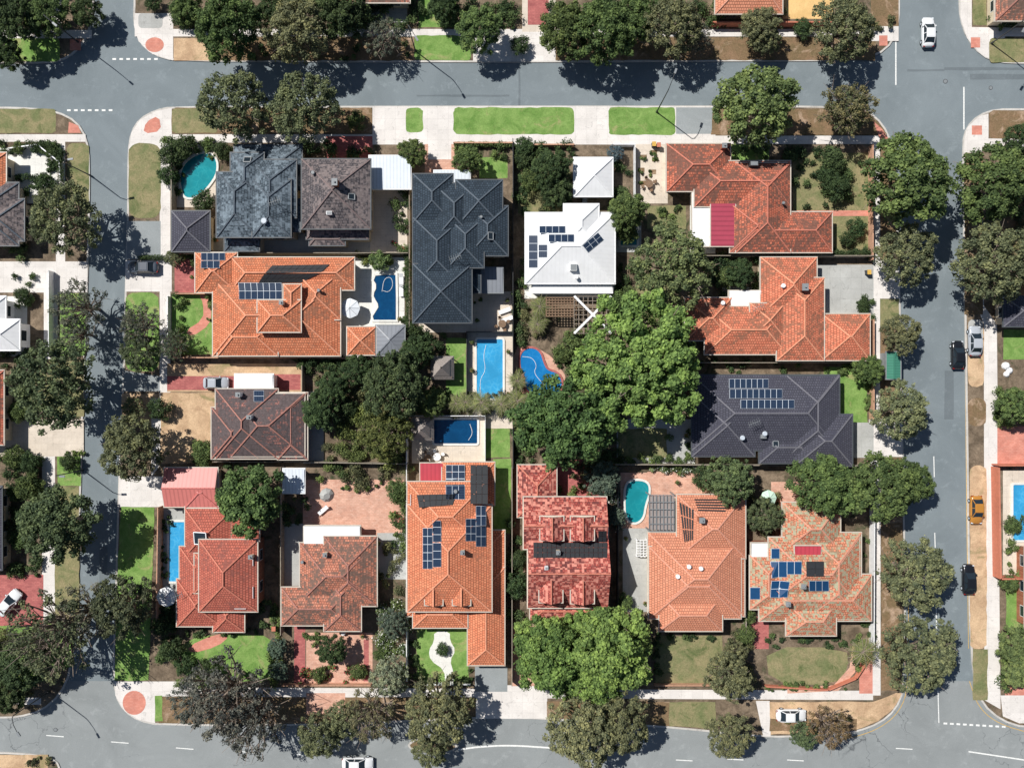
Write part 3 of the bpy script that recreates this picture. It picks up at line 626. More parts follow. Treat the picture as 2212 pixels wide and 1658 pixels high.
h.solar([(900,1068),(985,1066),(978,1090),(905,1096)],6,2,BLACKR,.05,'pool_heating_mat')
h.solar((935,1122,953,1170),1,3);h.solar((913,1140,934,1228),2,5);h.solar((935,1172,953,1224),1,3)
h.solar((1028,1092,1050,1135),2,2);h.solar((1006,1120,1028,1168),2,3);h.solar((1028,1136,1050,1180),2,2)
h.thing('vent',985,1060,.4); h.thing('chimney',1000,1190,.5,.5,.9,WALLC)
for cx in (937,997): House('dormer_roof',[(cx-19,1262,cx+19,1306,5.7,32,'gy',0)],[T_ORANGE2],WALLC,FASC,CAPO)
h=House('red_tile_roof_house',[(1118,1004,1202,1116,L),(1131,1073,1310,1185,U-1,30,'gx',0),(1140,1140,1313,1312,U-1.2,30,'gx',0),(1145,1290,1310,1342,L)],[T_DRED],WALLB,FASC,CAPR)
h.solar((1152,1171,1312,1204),16,3,BLACKR,.06,'pool_heating_mat'); h.solar((1292,1146,1310,1170),2,2,BLACKR,.06,'pool_heating_mat')
h.thing('chimney',1205,1190,.5,.5,.9,WALLC); h.thing('box',1180,1225,.5,.5,.4,WHITE)
for cx,y0,y1,zd in ((1192,1115,1166,6.25),(1258,1115,1166,6.25),(1190,1248,1300,6.0),(1258,1250,1302,6.0)): House('dormer_roof',[(cx-25,y0,cx+25,y1,zd,34,'gy',0)],[T_DRED],WALLC,FASC,CAPR)
h=House('terracotta_roof_house',[(1400,1150,1608,1330,L,24),(1462,1068,1610,1205,L+.2,24),(1402,1180,1600,1335,L+.2,22),(1424,1283,1560,1362,L+.4,28)],[T_SALMON],WALLC,FASC,CAPL)
h.solar([(1466,1082),(1500,1100),(1497,1166),(1478,1172)],5,3,BLACKR,.22,'pool_heating_mat')
h.solar([(1498,1076),(1588,1076),(1566,1106),(1508,1104)],1,5,BLACKR,.2,'pool_heating_mat')
h.thing('chimney',1512,1120,.7,.7,1.2,WALLB)
for a,b in ((1487,1222),(1513,1226),(1463,1243)): h.thing('vent',a,b,.45,mat=WHITE)
h=House('terracotta_roof_house',[(1690,1085,1815,1190,L+.1,26),(1620,1200,1690,1315,L),(1660,1160,1856,1305,L+.2,24),(1740,1150,1860,1335,L+.1,24),(1640,1240,1882,1340,L,24),(1698,1300,1806,1372,L+.2,28),(1622,1172,1664,1240,L-.2,3,'flat',1),(1716,1178,1772,1210,L+1,4,'flat',2)],[T_GREEN,M_WHITE,M_REDR],WALLB,FASC,CAPL)
BPV=plain('blue_panel_mat',(28,66,104),.15,var=.1,spec=.7)
for q,a,b in (((1666,1184,1684,1206),1,1),((1664,1212,1700,1246),2,1),((1700,1212,1732,1240),2,1),((1664,1252,1701,1290),2,2),((1620,1268,1642,1294),1,1),((1748,1254,1790,1276),3,1)): h.solar(q,a,b,BPV)
h.solar((1742,1212,1780,1244),2,2,BLACKR,.04,'pool_heating_mat'); h.thing('chimney',1697,1300,.6,.6,1,WALLC); h.thing('chimney',1730,1262,.6,.6,1,WALLC)
h=House('charcoal_roof_house',[(1495,810,1812,972,L+.2,24),(1495,850,1630,985,L+.15,24),(1716,895,1841,1006,L+.3,24),(1700,812,1813,985,L+.25,24),(1640,930,1760,1000,L,20)],[T_CHAR],WALLC,DFASC,CAPC)
h.solar((1575,818,1660,838),7,1);h.solar((1576,840,1690,860),9,1);h.solar((1600,863,1716,882),9,1)
h.thing('vent',1650,936,.5,mat=ALU); h.thing('vent',1602,945,.5,mat=ALU); h.thing('box',1648,942,.8,.6,.4,GREYM); h.thing('skylight',1675,958,.4,.4); h.thing('antenna',1622,912)
h=House('terracotta_roof_house',[(1643,556,1764,680,L+.1),(1678,600,1780,778,L+.3,24),(1480,643,1580,735,L),(1522,662,1700,765,L+.1,22),(1620,655,1695,730,L+.4,26),(1775,678,1879,778,L),(1574,628,1645,684,L-.2,3,'flat',1)],[T_OR3,M_WHITE],WALLC,FASC,CAPO,open_=(6,))
h.thing('chimney',1733,622,.8,.9,1.1,WALLB); h.thing('vent',1690,618,.45,mat=WHITE); h.thing('vent',1560,655,.45,mat=WHITE); h.thing('antenna',1630,665)
House('terracotta_roof_house',[(-190,330,13,462,L)],[T_ORANGE],WALLC,FASC,CAPO)
House('dark_tile_roof_house',[(-170,395,40,530,L),(-100,430,52,520,L)],[T_BROWNG],WALLC,DFASC,CAPD)
House('white_metal_roof_house',[(-170,690,42,756,L+.5),(-180,640,12,700,L)],[M_WHITE],WHITE,WHITE,M_WHITE)
House('terracotta_roof_house',[(-200,800,8,960,L)],[T_RUST],WALLC,FASC,CAPR)
House('dark_tile_roof_house',[(-200,1050,4,1230,L)],[T_CHAR],WALLC,DFASC,CAPC)
House('terracotta_roof_house',[(-200,1380,-30,1500,L)],[T_RED],WALLC,FASC,CAPR)
House('terracotta_roof_house',[(1545,-200,1690,30,L,24)],[T_SALMON],WALLC,FASC,CAPL)
House('red_tile_roof_house',[(705,-200,885,6,L)],[T_MIX],WALLC,FASC,CAPM)
House('terracotta_roof_house',[(2150,-180,2300,45,L)],[T_MIX],WALLC,FASC,CAPM)
House('slate_roof_house',[(2168,640,2360,705,L)],[T_CHAR],WALLC,DFASC,CAPC)
House('brick_house',[(2215,1180,2380,1360,L)],[T_RED],WALLB,FASC,CAPR)
rt=[T_ORANGE,T_RUST,T_CHAR,T_SALMON,T_MIX,T_NAVY,T_RED]
k=0
for (bx,by,vert) in [(380+i*230,-270,0) for i in range(7)]+[(-460,y,0) for y in range(260,1500,250)]+[(2450,y,0) for y in range(280,1500,260)]+[(320+i*240,1860,0) for i in range(7)]+[(380+i*260,-620,0) for i in range(6)]+[(-460,-250,0),(-200,-250,0),(2330,-260,0),(-350,1760,0)]:
    k+=1; wv=150+random.random()*50; hv=150+random.random()*40
    House('suburban_house',[(bx,by,bx+wv,by+hv*.6,L,25),(bx+wv*.3,by+hv*.2,bx+wv*.85,by+hv,L+.1,25)],[rt[k%7]],WALLB if k%2 else WALLC,FASC,[CAPO,CAPR,CAPC,CAPL,CAPR,CAPD,CAPR][k%7])
# ------------------------------------------------------------ pergolas, canopies, gazebos
def pergola(x0,y0,x1,y1,nx,ny,mat,z=2.7,xb=False,name='pergola',w=.09):
    X0,Y1=W(x0,y0,z);X1,Y0=W(x1,y1,z);m=MB()
    for x in (X0,X1):
        for y in (Y0,Y1): m.box(x-.08,y-.08,.05,x+.08,y+.08,z,0)
    for i in range(nx+1):
        x=X0+(X1-X0)*i/nx; m.seg((x,Y0,z+.06),(x,Y1,z+.06),w,.12)
    for j in range(ny+1):
        y=Y0+(Y1-Y0)*j/ny; m.seg((X0,y,z+.17),(X1,y,z+.17),w,.1)
    mats=[mat]
    if xb:
        m.seg((X0,Y0,z+.28),(X1,Y1,z+.28),.34,.1,1); m.seg((X0,Y1,z+.4),(X1,Y0,z+.4),.34,.1,1); mats.append(WHITE)
    m.build(name,mats)
pergola(1180,643,1245,683,10,7,WOOD,w=.16); pergola(1240,640,1320,720,8,8,plain('pale_timber_mat',(138,126,114),.8),3.0,True,w=.09)
pergola(1402,1068,1456,1146,7,5,GREYM,2.8,name='glazed_pergola'); pergola(1375,1165,1397,1200,3,6,WHITE,1.0,name='clothes_rack')
x0,y1=W(1403,1070,2.7);x1,y0=W(1455,1144,2.7); m=MB(); m.poly([(x0,y0,2.72),(x1,y0,2.72),(x1,y1,2.72),(x0,y1,2.72)]); m.build('glazed_roof_panel',[plain('polycarbonate_mat',(150,140,136),.3)])
def umbrella(px,py,r,mat,z=2.5):
    x,y=W(px,py,z); o=empty('patio_umbrella',(x,y,0)); m=MB(); n=8
    for k in range(n):
        a=2*math.pi*k/n;b=2*math.pi*(k+1)/n
        m.poly([(r*math.cos(a),r*math.sin(a),z-.35),(r*math.cos(b),r*math.sin(b),z-.35),(0,0,z+.05)])
        m.poly([(r*math.cos(b),r*math.sin(b),z-.5),(r*math.cos(a),r*math.sin(a),z-.5),(r*math.cos(a),r*math.sin(a),z-.35),(r*math.cos(b),r*math.sin(b),z-.35)][::-1])
        m.seg((r*math.cos(a),r*math.sin(a),z-.34),(0,0,z+.06),.04,.03,1)
    m.build('canopy',[mat,GREYM],o); m=MB(); m.tube([(0,0,.1),(0,0,z+.15)],[.04,.03],0,6); m.tube([(0,0,.13),(0,0,.25)],[.35,.3],0,10); m.build('pole',[WHITE],o)
umbrella(755,665,1.5,CLOTHW); umbrella(357,1290,1.5,WHITE); umbrella(1662,1076,1.2,CLOTHG)
def gazebo(px,py,hw):
    z=2.5; x,y=W(px,py,z); o=empty('thatched_gazebo',(x,y,0)); m=MB()
    for (r0,z0,r1,z1) in ((hw,z-.4,hw*.6,z+.35),(hw*.68,z+.25,.1,z+1.5)):
        for k in range(4):
            a=math.pi/4+k*math.pi/2; b=a+math.pi/2; q=1.414
            m.poly([(r0*q*math.cos(a),r0*q*math.sin(a),z0),(r0*q*math.cos(b),r0*q*math.sin(b),z0),(r1*q*math.cos(b),r1*q*math.sin(b),z1),(r1*q*math.cos(a),r1*q*math.sin(a),z1)])
    m.build('roof',[THATCH],o); m=MB()
    for sx in(-1,1):
        for sy in(-1,1): m.tube([(sx*hw*.8,sy*hw*.8,.1),(sx*hw*.8,sy*hw*.8,z)],[.08,.08],0,6)
    m.build('posts',[WOOD],o)
gazebo(955,794,1.75); gazebo(912,927,1.7)
# ------------------------------------------------------------ fences & walls
def fence(pts,h=1.8,mat=FENCE,t=.08,name='fence'):
    m=MB()
    for a,b in zip(pts,pts[1:]):
        p=W(a[0],a[1],h);q=W(b[0],b[1],h); m.seg(p+(h/2+.05,),q+(h/2+.05,),t,h)
        L_=math.dist(p,q); n=max(1,int(L_/2.4))
        for i in range(n+1):
            x=p[0]+(q[0]-p[0])*i/n;y=p[1]+(q[1]-p[1])*i/n; m.box(x-.06,y-.06,.05,x+.06,y+.06,h+.11)
    m.build(name,[mat])
for p,hh,mt,t,n in [([(370,312),(370,545)],1.8,FENCE,.12,'fence'),([(370,546),(880,546)],1.8,FENCE,.1,'fence'),([(884,312),(884,770)],1.8,FENCE,.1,'fence'),([(1108,300),(1108,1010)],1.8,DARKM,.08,'fence'),
 ([(362,772),(640,772),(880,775)],1.8,BRICKF,.16,'garden_wall'),([(652,790),(652,845)],1.8,FENCE,.1,'fence'),([(460,997),(610,997),(880,1002)],1.8,FENCE,.1,'fence'),([(606,1010),(606,1370)],1.8,FENCE,.1,'fence'),
 ([(878,905),(878,1470)],1.8,WHITE,.1,'fence'),([(1106,1010),(1106,1480)],1.8,FENCE,.1,'fence'),([(1335,1010),(1335,1320)],1.8,DARKM,.08,'fence'),([(1612,1060),(1612,1380)],1.8,FENCE,.1,'fence'),
 ([(1886,312),(1886,560)],1.5,BRICKF,.14,'garden_wall'),([(1888,690),(1888,905)],1.5,BRICKF,.14,'garden_wall'),([(1890,990),(1888,1400)],1.6,WHITE,.12,'garden_wall'),([(1480,552),(1886,552)],1.8,FENCE,.1,'fence'),
 ([(1440,783),(1886,783)],1.8,FENCE,.1,'fence'),([(1330,1003),(1890,1006)],1.8,FENCE,.1,'fence'),([(341,1096),(338,1300),(338,1340)],1.8,BRICKF,.14,'garden_wall'),([(355,1094),(470,1094)],1.8,FENCE,.1,'fence'),
 ([(980,308),(1110,308)],1.2,BRICKF,.2,'garden_wall'),([(1135,312),(1240,312)],1.2,BRICKF,.2,'garden_wall'),([(1325,312),(1372,312)],1.2,WHITE,.1,'fence'),([(1008,716),(1106,716)],1.3,DARKM,.06,'pool_fence'),([(1008,716),(1008,860)],1.3,DARKM,.06,'pool_fence'),
 ([(1372,312),(1372,430)],1.6,WHITE,.08,'fence'),([(880,898),(1048,898)],1.5,WHITE,.1,'fence'),([(1048,898),(1048,1000)],1.3,WHITE,.08,'pool_fence'),([(895,1478),(1015,1478)],.9,WHITE,.12,'garden_wall'),
 ([(610,1480),(800,1480)],.9,BRICKF,.15,'garden_wall'),([(1655,1482),(1790,1490),(1850,1465),(1880,1420)],.8,TERRA,.2,'garden_wall'),([(1415,1480),(1610,1480)],.9,BRICKF,.15,'garden_wall'),
 ([(105,585),(105,770)],1.4,WHITE,.1,'fence'),([(2158,1010),(2162,1250)],1.8,TERRA,.25,'garden_wall'),([(2162,1250),(2230,1250)],1.8,TERRA,.2,'garden_wall'),([(2158,1005),(2230,1005)],1.8,TERRA,.2,'garden_wall'),
 ([(1541,48),(1700,48),(1800,48)],1.5,TERRA,.2,'garden_wall'),([(20,320),(80,312),(128,350),(130,390)],1.2,WHITE,.15,'garden_wall'),([(362,640),(362,765)],1.2,WHITE,.1,'fence'),([(380,634),(462,634)],1.2,BRICKF,.15,'garden_wall')]:
    fence(p,hh,mt,t,n)
# ------------------------------------------------------------ foliage
def quads(name,V,mi,tone,mats):
    n=len(V)//4; me=bpy.data.meshes.new(name)
    me.vertices.add(4*n); me.vertices.foreach_set('co',V.astype(np.float32).ravel())
    me.loops.add(4*n); me.loops.foreach_set('vertex_index',np.arange(4*n,dtype=np.int32))
    me.polygons.add(n); me.polygons.foreach_set('loop_start',np.arange(0,4*n,4,dtype=np.int32))
    try: me.polygons.foreach_set('loop_total',np.full(n,4,dtype=np.int32))
    except Exception: pass
    me.polygons.foreach_set('material_index',mi.astype(np.int32))
    for m in mats: me.materials.append(m)
    me.update(calc_edges=True)
    a=me.attributes.new('tone','FLOAT','FACE'); a.data.foreach_set('value',tone.astype(np.float32))
    return me
def leaves(lobes,size,flat=.8,spread=.9):
    Vs=[];Ts=[]
    for cx,cy,cz,r,rz,n,tn in lobes:
        n=int(n); d=rng.normal(size=(n,3)); d/=np.linalg.norm(d,axis=1)[:,None]
        d[:,2]=np.where((d[:,2]<-.2)&(rng.random(n)<.75),-d[:,2],d[:,2])
        rr=(rng.random(n)**.4)*(.75+.4*rng.random(n))
        c=np.stack([cx+d[:,0]*r*rr,cy+d[:,1]*r*rr,cz+d[:,2]*rz*rr],1)
        nm=d*flat+rng.normal(size=(n,3))*spread*.6+np.array([0,0,.3]); nm/=np.linalg.norm(nm,axis=1)[:,None]
        t=np.cross(nm,rng.normal(size=(n,3))); t/=np.linalg.norm(t,axis=1)[:,None]+1e-9; b=np.cross(nm,t)
        s=size*(.6+.8*rng.random(n))[:,None]; t=t*s*.5; b=b*s*.5*(.6+.5*rng.random(n))[:,None]
        q=np.stack([c-t,c-b,c+t,c+b],1).reshape(-1,3); Vs.append(q)
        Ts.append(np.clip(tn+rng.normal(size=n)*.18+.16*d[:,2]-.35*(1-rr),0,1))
    return np.concatenate(Vs),np.concatenate(Ts)
def tubeq(p,q,r0,r1,n=6):
    p=np.array(p,float);q=np.array(q,float);d=q-p;d/=np.linalg.norm(d)+1e-9
    a=np.cross(d,[.2,1,.1]);a/=np.linalg.norm(a);b=np.cross(d,a);o=[]
    for k in range(n):
        t0=2*math.pi*k/n;t1=2*math.pi*(k+1)/n
        u0=a*math.cos(t0)+b*math.sin(t0);u1=a*math.cos(t1)+b*math.sin(t1)
        o+= [p+u0*r0,p+u1*r0,q+u1*r1,q+u0*r1]
    return np.array(o)
def treemesh(name,R_,zc,semi,nl,lr,nleaf,size,limbs=10,wisp=0,seed=0):
    lob=[];ph=rng.random(4)*6.28
    for i in range(nl):
        a=i*2.39996+rng.random()*.6; rho=math.sqrt((i+.5)/nl)
        edge=1+.07*math.sin(2*a+ph[0])+.06*math.sin(3*a+ph[1])+.06*math.sin(5*a+ph[2])
        r=R_*(lr[0]+(lr[1]-lr[0])*rng.random()); rad=(R_-r*.6)*rho*edge*(.9+.15*rng.random())
        z=zc+semi*math.sqrt(max(0,1-(rho*.97)**2))*(.65+.5*rng.random())-r*.3-(.25*semi*rng.random() if rho>.7 else 0)
        lob.append((rad*math.cos(a),rad*math.sin(a),z,r,r*.8,nleaf*(r/R_)**2/sum([lr[0]**2,lr[1]**2])*2/nl*(.7+.6*rng.random()),.47+rng.normal()*.15))
    for i in range(int(nl*.4)):
        a=rng.random()*6.28; rad=R_*(.3+.5*rng.random()); r=R_*lr[1]
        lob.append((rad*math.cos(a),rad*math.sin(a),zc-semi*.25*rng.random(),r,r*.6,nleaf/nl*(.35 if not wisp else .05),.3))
    V,T=leaves(lob,size); mi=np.zeros(len(T)); tb=[]
    top=np.array([rng.normal()*.2,rng.normal()*.2,zc*.55])
    tb.append(tubeq((0,0,-.1),top,R_*.065,R_*.05,8))
    for i in range(limbs):
        l=lob[int((i+.5)/limbs*nl)]; e=np.array(l[:3]); mid=top*.5+e*.5+np.array([0,0,-semi*.12])+rng.normal(size=3)*.25
        tb.append(tubeq(top,mid,R_*.035,R_*.022)); tb.append(tubeq(mid,e,R_*.022,R_*.006))
        for s in range(3 if wisp else 1):
            e2=e+rng.normal(size=3)*R_*.16; tb.append(tubeq(mid*.5+e*.5,e2,R_*.012,R_*.004,4))
    Tb=np.concatenate(tb); n=len(Tb)//4
    return quads(name,np.concatenate([V,Tb]),np.concatenate([mi,np.ones(n)]),np.concatenate([T,np.full(n,.5)]),[LEAF,BARK])
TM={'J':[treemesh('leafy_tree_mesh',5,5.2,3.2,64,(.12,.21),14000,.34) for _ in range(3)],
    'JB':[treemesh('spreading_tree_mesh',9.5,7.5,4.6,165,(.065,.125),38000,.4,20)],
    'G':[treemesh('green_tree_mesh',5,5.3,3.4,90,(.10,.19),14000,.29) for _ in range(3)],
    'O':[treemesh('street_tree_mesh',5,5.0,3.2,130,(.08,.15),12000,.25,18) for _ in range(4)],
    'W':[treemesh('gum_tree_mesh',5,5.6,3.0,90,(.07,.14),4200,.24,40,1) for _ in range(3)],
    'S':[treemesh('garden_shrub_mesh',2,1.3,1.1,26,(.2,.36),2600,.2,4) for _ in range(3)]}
COL={'J':(.19,.285,.085),'JB':(.20,.295,.09),'G':(.135,.19,.07),'O':(.205,.225,.12),'W':(.18,.19,.14),'S':(.125,.175,.065),'D':(.075,.115,.05)}
NM={'J':'jacaranda_tree','JB':'jacaranda_tree','G':'leafy_tree','O':'street_tree','W':'gum_tree','S':'garden_shrub','D':'evergreen_tree'}
NAT={'J':5,'JB':9.5,'G':5,'O':5,'W':5,'S':2}
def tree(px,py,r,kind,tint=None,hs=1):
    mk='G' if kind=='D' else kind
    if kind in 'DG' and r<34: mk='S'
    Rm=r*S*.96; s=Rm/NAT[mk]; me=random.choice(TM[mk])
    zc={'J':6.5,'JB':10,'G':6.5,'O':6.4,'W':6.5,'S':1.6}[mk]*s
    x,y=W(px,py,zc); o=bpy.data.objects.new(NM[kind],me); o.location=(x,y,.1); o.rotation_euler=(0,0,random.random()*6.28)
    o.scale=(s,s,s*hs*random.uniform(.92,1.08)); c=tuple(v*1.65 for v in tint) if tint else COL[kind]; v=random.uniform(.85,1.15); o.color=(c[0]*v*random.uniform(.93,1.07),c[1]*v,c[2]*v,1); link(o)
BL=(.09,.12,.09)
for t in [
 (25,35,62,'D'),(95,30,52,'G'),(185,22,38,'D'),(20,120,34,'D'),(402,18,36,'G'),(492,62,74,'G'),(595,22,44,'D'),(640,62,74,'O'),(735,25,62,'D'),(825,80,46,'W'),(960,12,40,'D'),(1036,60,54,'G'),(1122,98,24,'D'),
 (1220,66,60,'G'),(1300,68,72,'G'),(1360,42,58,'G'),(1455,52,68,'O'),(1500,80,40,'W'),(1645,55,48,'O'),(1655,80,38,'O'),(1828,55,74,'O'),(1735,60,24,'D'),(1560,15,28,'G'),(330,8,20,'D'),
 (500,224,80,'O'),(655,228,80,'O'),(770,260,24,'G'),(1633,222,92,'G',(.095,.13,.05)),(1832,232,62,'W',(.12,.12,.06)),(1832,235,50,'O'),(1962,385,98,'G'),(1965,548,70,'O'),(2155,390,88,'G'),(2200,300,35,'D'),(2152,568,88,'O'),
 (130,470,82,'O'),(40,500,30,'D'),(100,400,28,'D'),(112,830,98,'O',(.085,.105,.055)),(170,660,60,'W'),(165,720,45,'W'),(115,1135,85,'G',(.06,.08,.04)),(70,1120,35,'D'),(60,1050,34,'S'),(100,1375,98,'W',(.075,.09,.05)),(45,1440,60,'G',(.06,.085,.04)),(175,1330,70,'W'),(20,1500,42,'D'),
 (305,700,48,'W'),(300,760,46,'O',(.08,.1,.055)),(375,745,36,'W',(.08,.1,.06)),(280,968,74,'O'),(288,880,26,'O'),(345,882,28,'D'),(262,1310,72,'O',(.085,.095,.055)),(375,555,22,'O'),
 (1458,572,92,'O',(.115,.145,.065)),(1380,780,150,'JB'),(1222,910,108,'G',(.075,.125,.045)),(1160,920,50,'G'),(848,832,76,'O',(.065,.085,.04)),(830,938,62,'O',(.10,.115,.04)),(535,1082,76,'J',(.072,.12,.045)),(690,888,44,'D'),(715,838,40,'D'),(900,762,40,'D'),(890,720,28,'D'),(860,790,35,'D'),(770,800,38,'D'),(745,880,30,'D'),(935,870,34,'G'),(905,870,30,'D'),
 (1578,1038,58,'O',(.085,.11,.05)),(1655,1115,42,'O',(.08,.1,.05)),(1775,1045,68,'G',(.085,.125,.045)),(1830,1060,55,'G',(.085,.125,.045)),(1905,1055,75,'G'),(1965,1040,52,'G'),(1302,1035,42,'O',BL),(1520,1030,30,'D'),
 (1948,722,46,'O'),(1878,798,36,'G',(.09,.13,.045)),(1950,888,66,'O'),(1985,1242,80,'O'),(1992,1415,86,'O'),
 (480,1500,92,'W',(.095,.10,.085)),(540,1560,80,'W',(.095,.10,.085)),(420,1520,60,'W',(.095,.10,.085)),(690,1590,52,'O'),(735,1560,46,'O'),(800,1545,60,'W',(.115,.115,.065)),(945,1540,80,'O'),(930,1622,40,'O'),
 (1185,1425,82,'J'),(1320,1390,86,'J'),(1345,1425,72,'J'),(1285,1465,66,'J'),(1170,1385,62,'J'),(1255,1350,42,'J'),(1225,1465,50,'J'),(1262,1588,84,'O'),(1345,1565,66,'O'),(1575,1460,56,'O'),(1590,1410,30,'O'),(1580,1592,54,'O'),(1740,1590,34,'O',(.09,.12,.06)),(1790,1570,50,'W',(.16,.11,.06)),
 (1116,1262,32,'D'),(1120,1210,24,'D'),(850,1345,36,'O',BL),(842,1462,46,'O',(.15,.18,.12)),(2190,875,42,'G'),(2200,1395,44,'G',(.115,.15,.06)),(2205,1450,40,'G',(.115,.15,.06)),(860,1062,30,'S'),(718,1405,34,'D'),(955,1403,16,'D'),
 (890,330,34,'G'),(1190,365,46,'D'),(1200,410,40,'D'),(1355,455,44,'G'),(1352,500,30,'G'),(1010,345,34,'G'),(1132,320,26,'D'),(1150,390,28,'G'),(1130,345,24,'D'),(1330,330,20,'O',(.1,.14,.16)),(1600,590,34,'D'),(1570,600,26,'G'),(1850,492,24,'D'),(1830,515,20,'D'),
 (1800,345,32,'D'),(1812,405,32,'D'),(1785,380,26,'D'),(370,335,32,'D'),(362,380,24,'D'),(400,316,28,'D'),(438,436,28,'D'),(480,325,24,'D'),(440,980,30,'G'),(820,562,26,'G',(.1,.15,.06)),(1285,1000,26,'D'),(1865,660,18,'D'),(1240,735,30,'G'),(1215,765,22,'G'),(1330,650,30,'G'),(1355,640,26,'G'),
 (600,1450,24,'O',BL),(598,1400,24,'O',BL),(1610,1370,24,'G'),(1615,1330,20,'G'),(1330,1115,24,'O',BL),(1350,1300,20,'S'),(40,890,24,'S'),(150,1000,22,'D'),(65,1000,26,'D'),(30,985,26,'G'),(50,640,22,'D'),(95,385,14,'S'),(40,320,16,'S'),(110,330,16,'S'),(2180,1260,22,'G'),(2185,1130,20,'G'),(690,1455,18,'S'),(775,1450,20,'S'),(455,1450,26,'D'),(400,1440,26,'D'),(370,1400,30,'D'),(350,1350,26,'D'),(820,1410,18,'S'),(1455,1290,16,'S')]:
    tree(*t)
for i in range(90):
    px=random.uniform(-700,2900); py=random.uniform(-700,2400)
    if -130<px<2350 and -130<py<1790: continue
    if 130<py<240 or 1540<py<1760 or 180<px<300 or 1930<px<2090: continue
    tree(px,py,random.uniform(45,85),random.choice('GODO'))
def inpoly(x,y,p):
    c=False;n=len(p)
    for i in range(n):
        a=p[i];b=p[i-1]
        if (a[1]>y)!=(b[1]>y) and x<(b[0]-a[0])*(y-a[1])/(b[1]-a[1])+a[0]: c=not c
    return c
def shrubs(p,n,r=(.5,1.2),col=(.10,.15,.058),name='shrubbery',size=.2,bloom=None,hz=.9):
    if len(p)==4 and not isinstance(p[0],tuple): p=R(*p)
    xs=[q[0] for q in p];ys=[q[1] for q in p]; lob=[];k=0;t=0
    while k<n and t<n*30:
        t+=1;x=random.uniform(min(xs),max(xs));y=random.uniform(min(ys),max(ys))
        if not inpoly(x,y,p): continue
        k+=1;rr=random.uniform(*r)*random.uniform(.7,1.1); wx,wy=W(x,y,.8)
        tn=random.uniform(.1,.95)
        for _ in range(3):
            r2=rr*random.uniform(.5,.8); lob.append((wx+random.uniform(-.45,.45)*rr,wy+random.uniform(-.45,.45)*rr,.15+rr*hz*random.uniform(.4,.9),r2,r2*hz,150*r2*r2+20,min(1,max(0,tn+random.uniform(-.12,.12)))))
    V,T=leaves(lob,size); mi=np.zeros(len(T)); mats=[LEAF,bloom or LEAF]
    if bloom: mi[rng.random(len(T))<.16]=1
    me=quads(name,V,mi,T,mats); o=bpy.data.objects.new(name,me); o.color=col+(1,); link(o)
DG=(.075,.118,.05); MG=(.125,.178,.065); YG=(.175,.215,.075); OG=(.14,.15,.078)
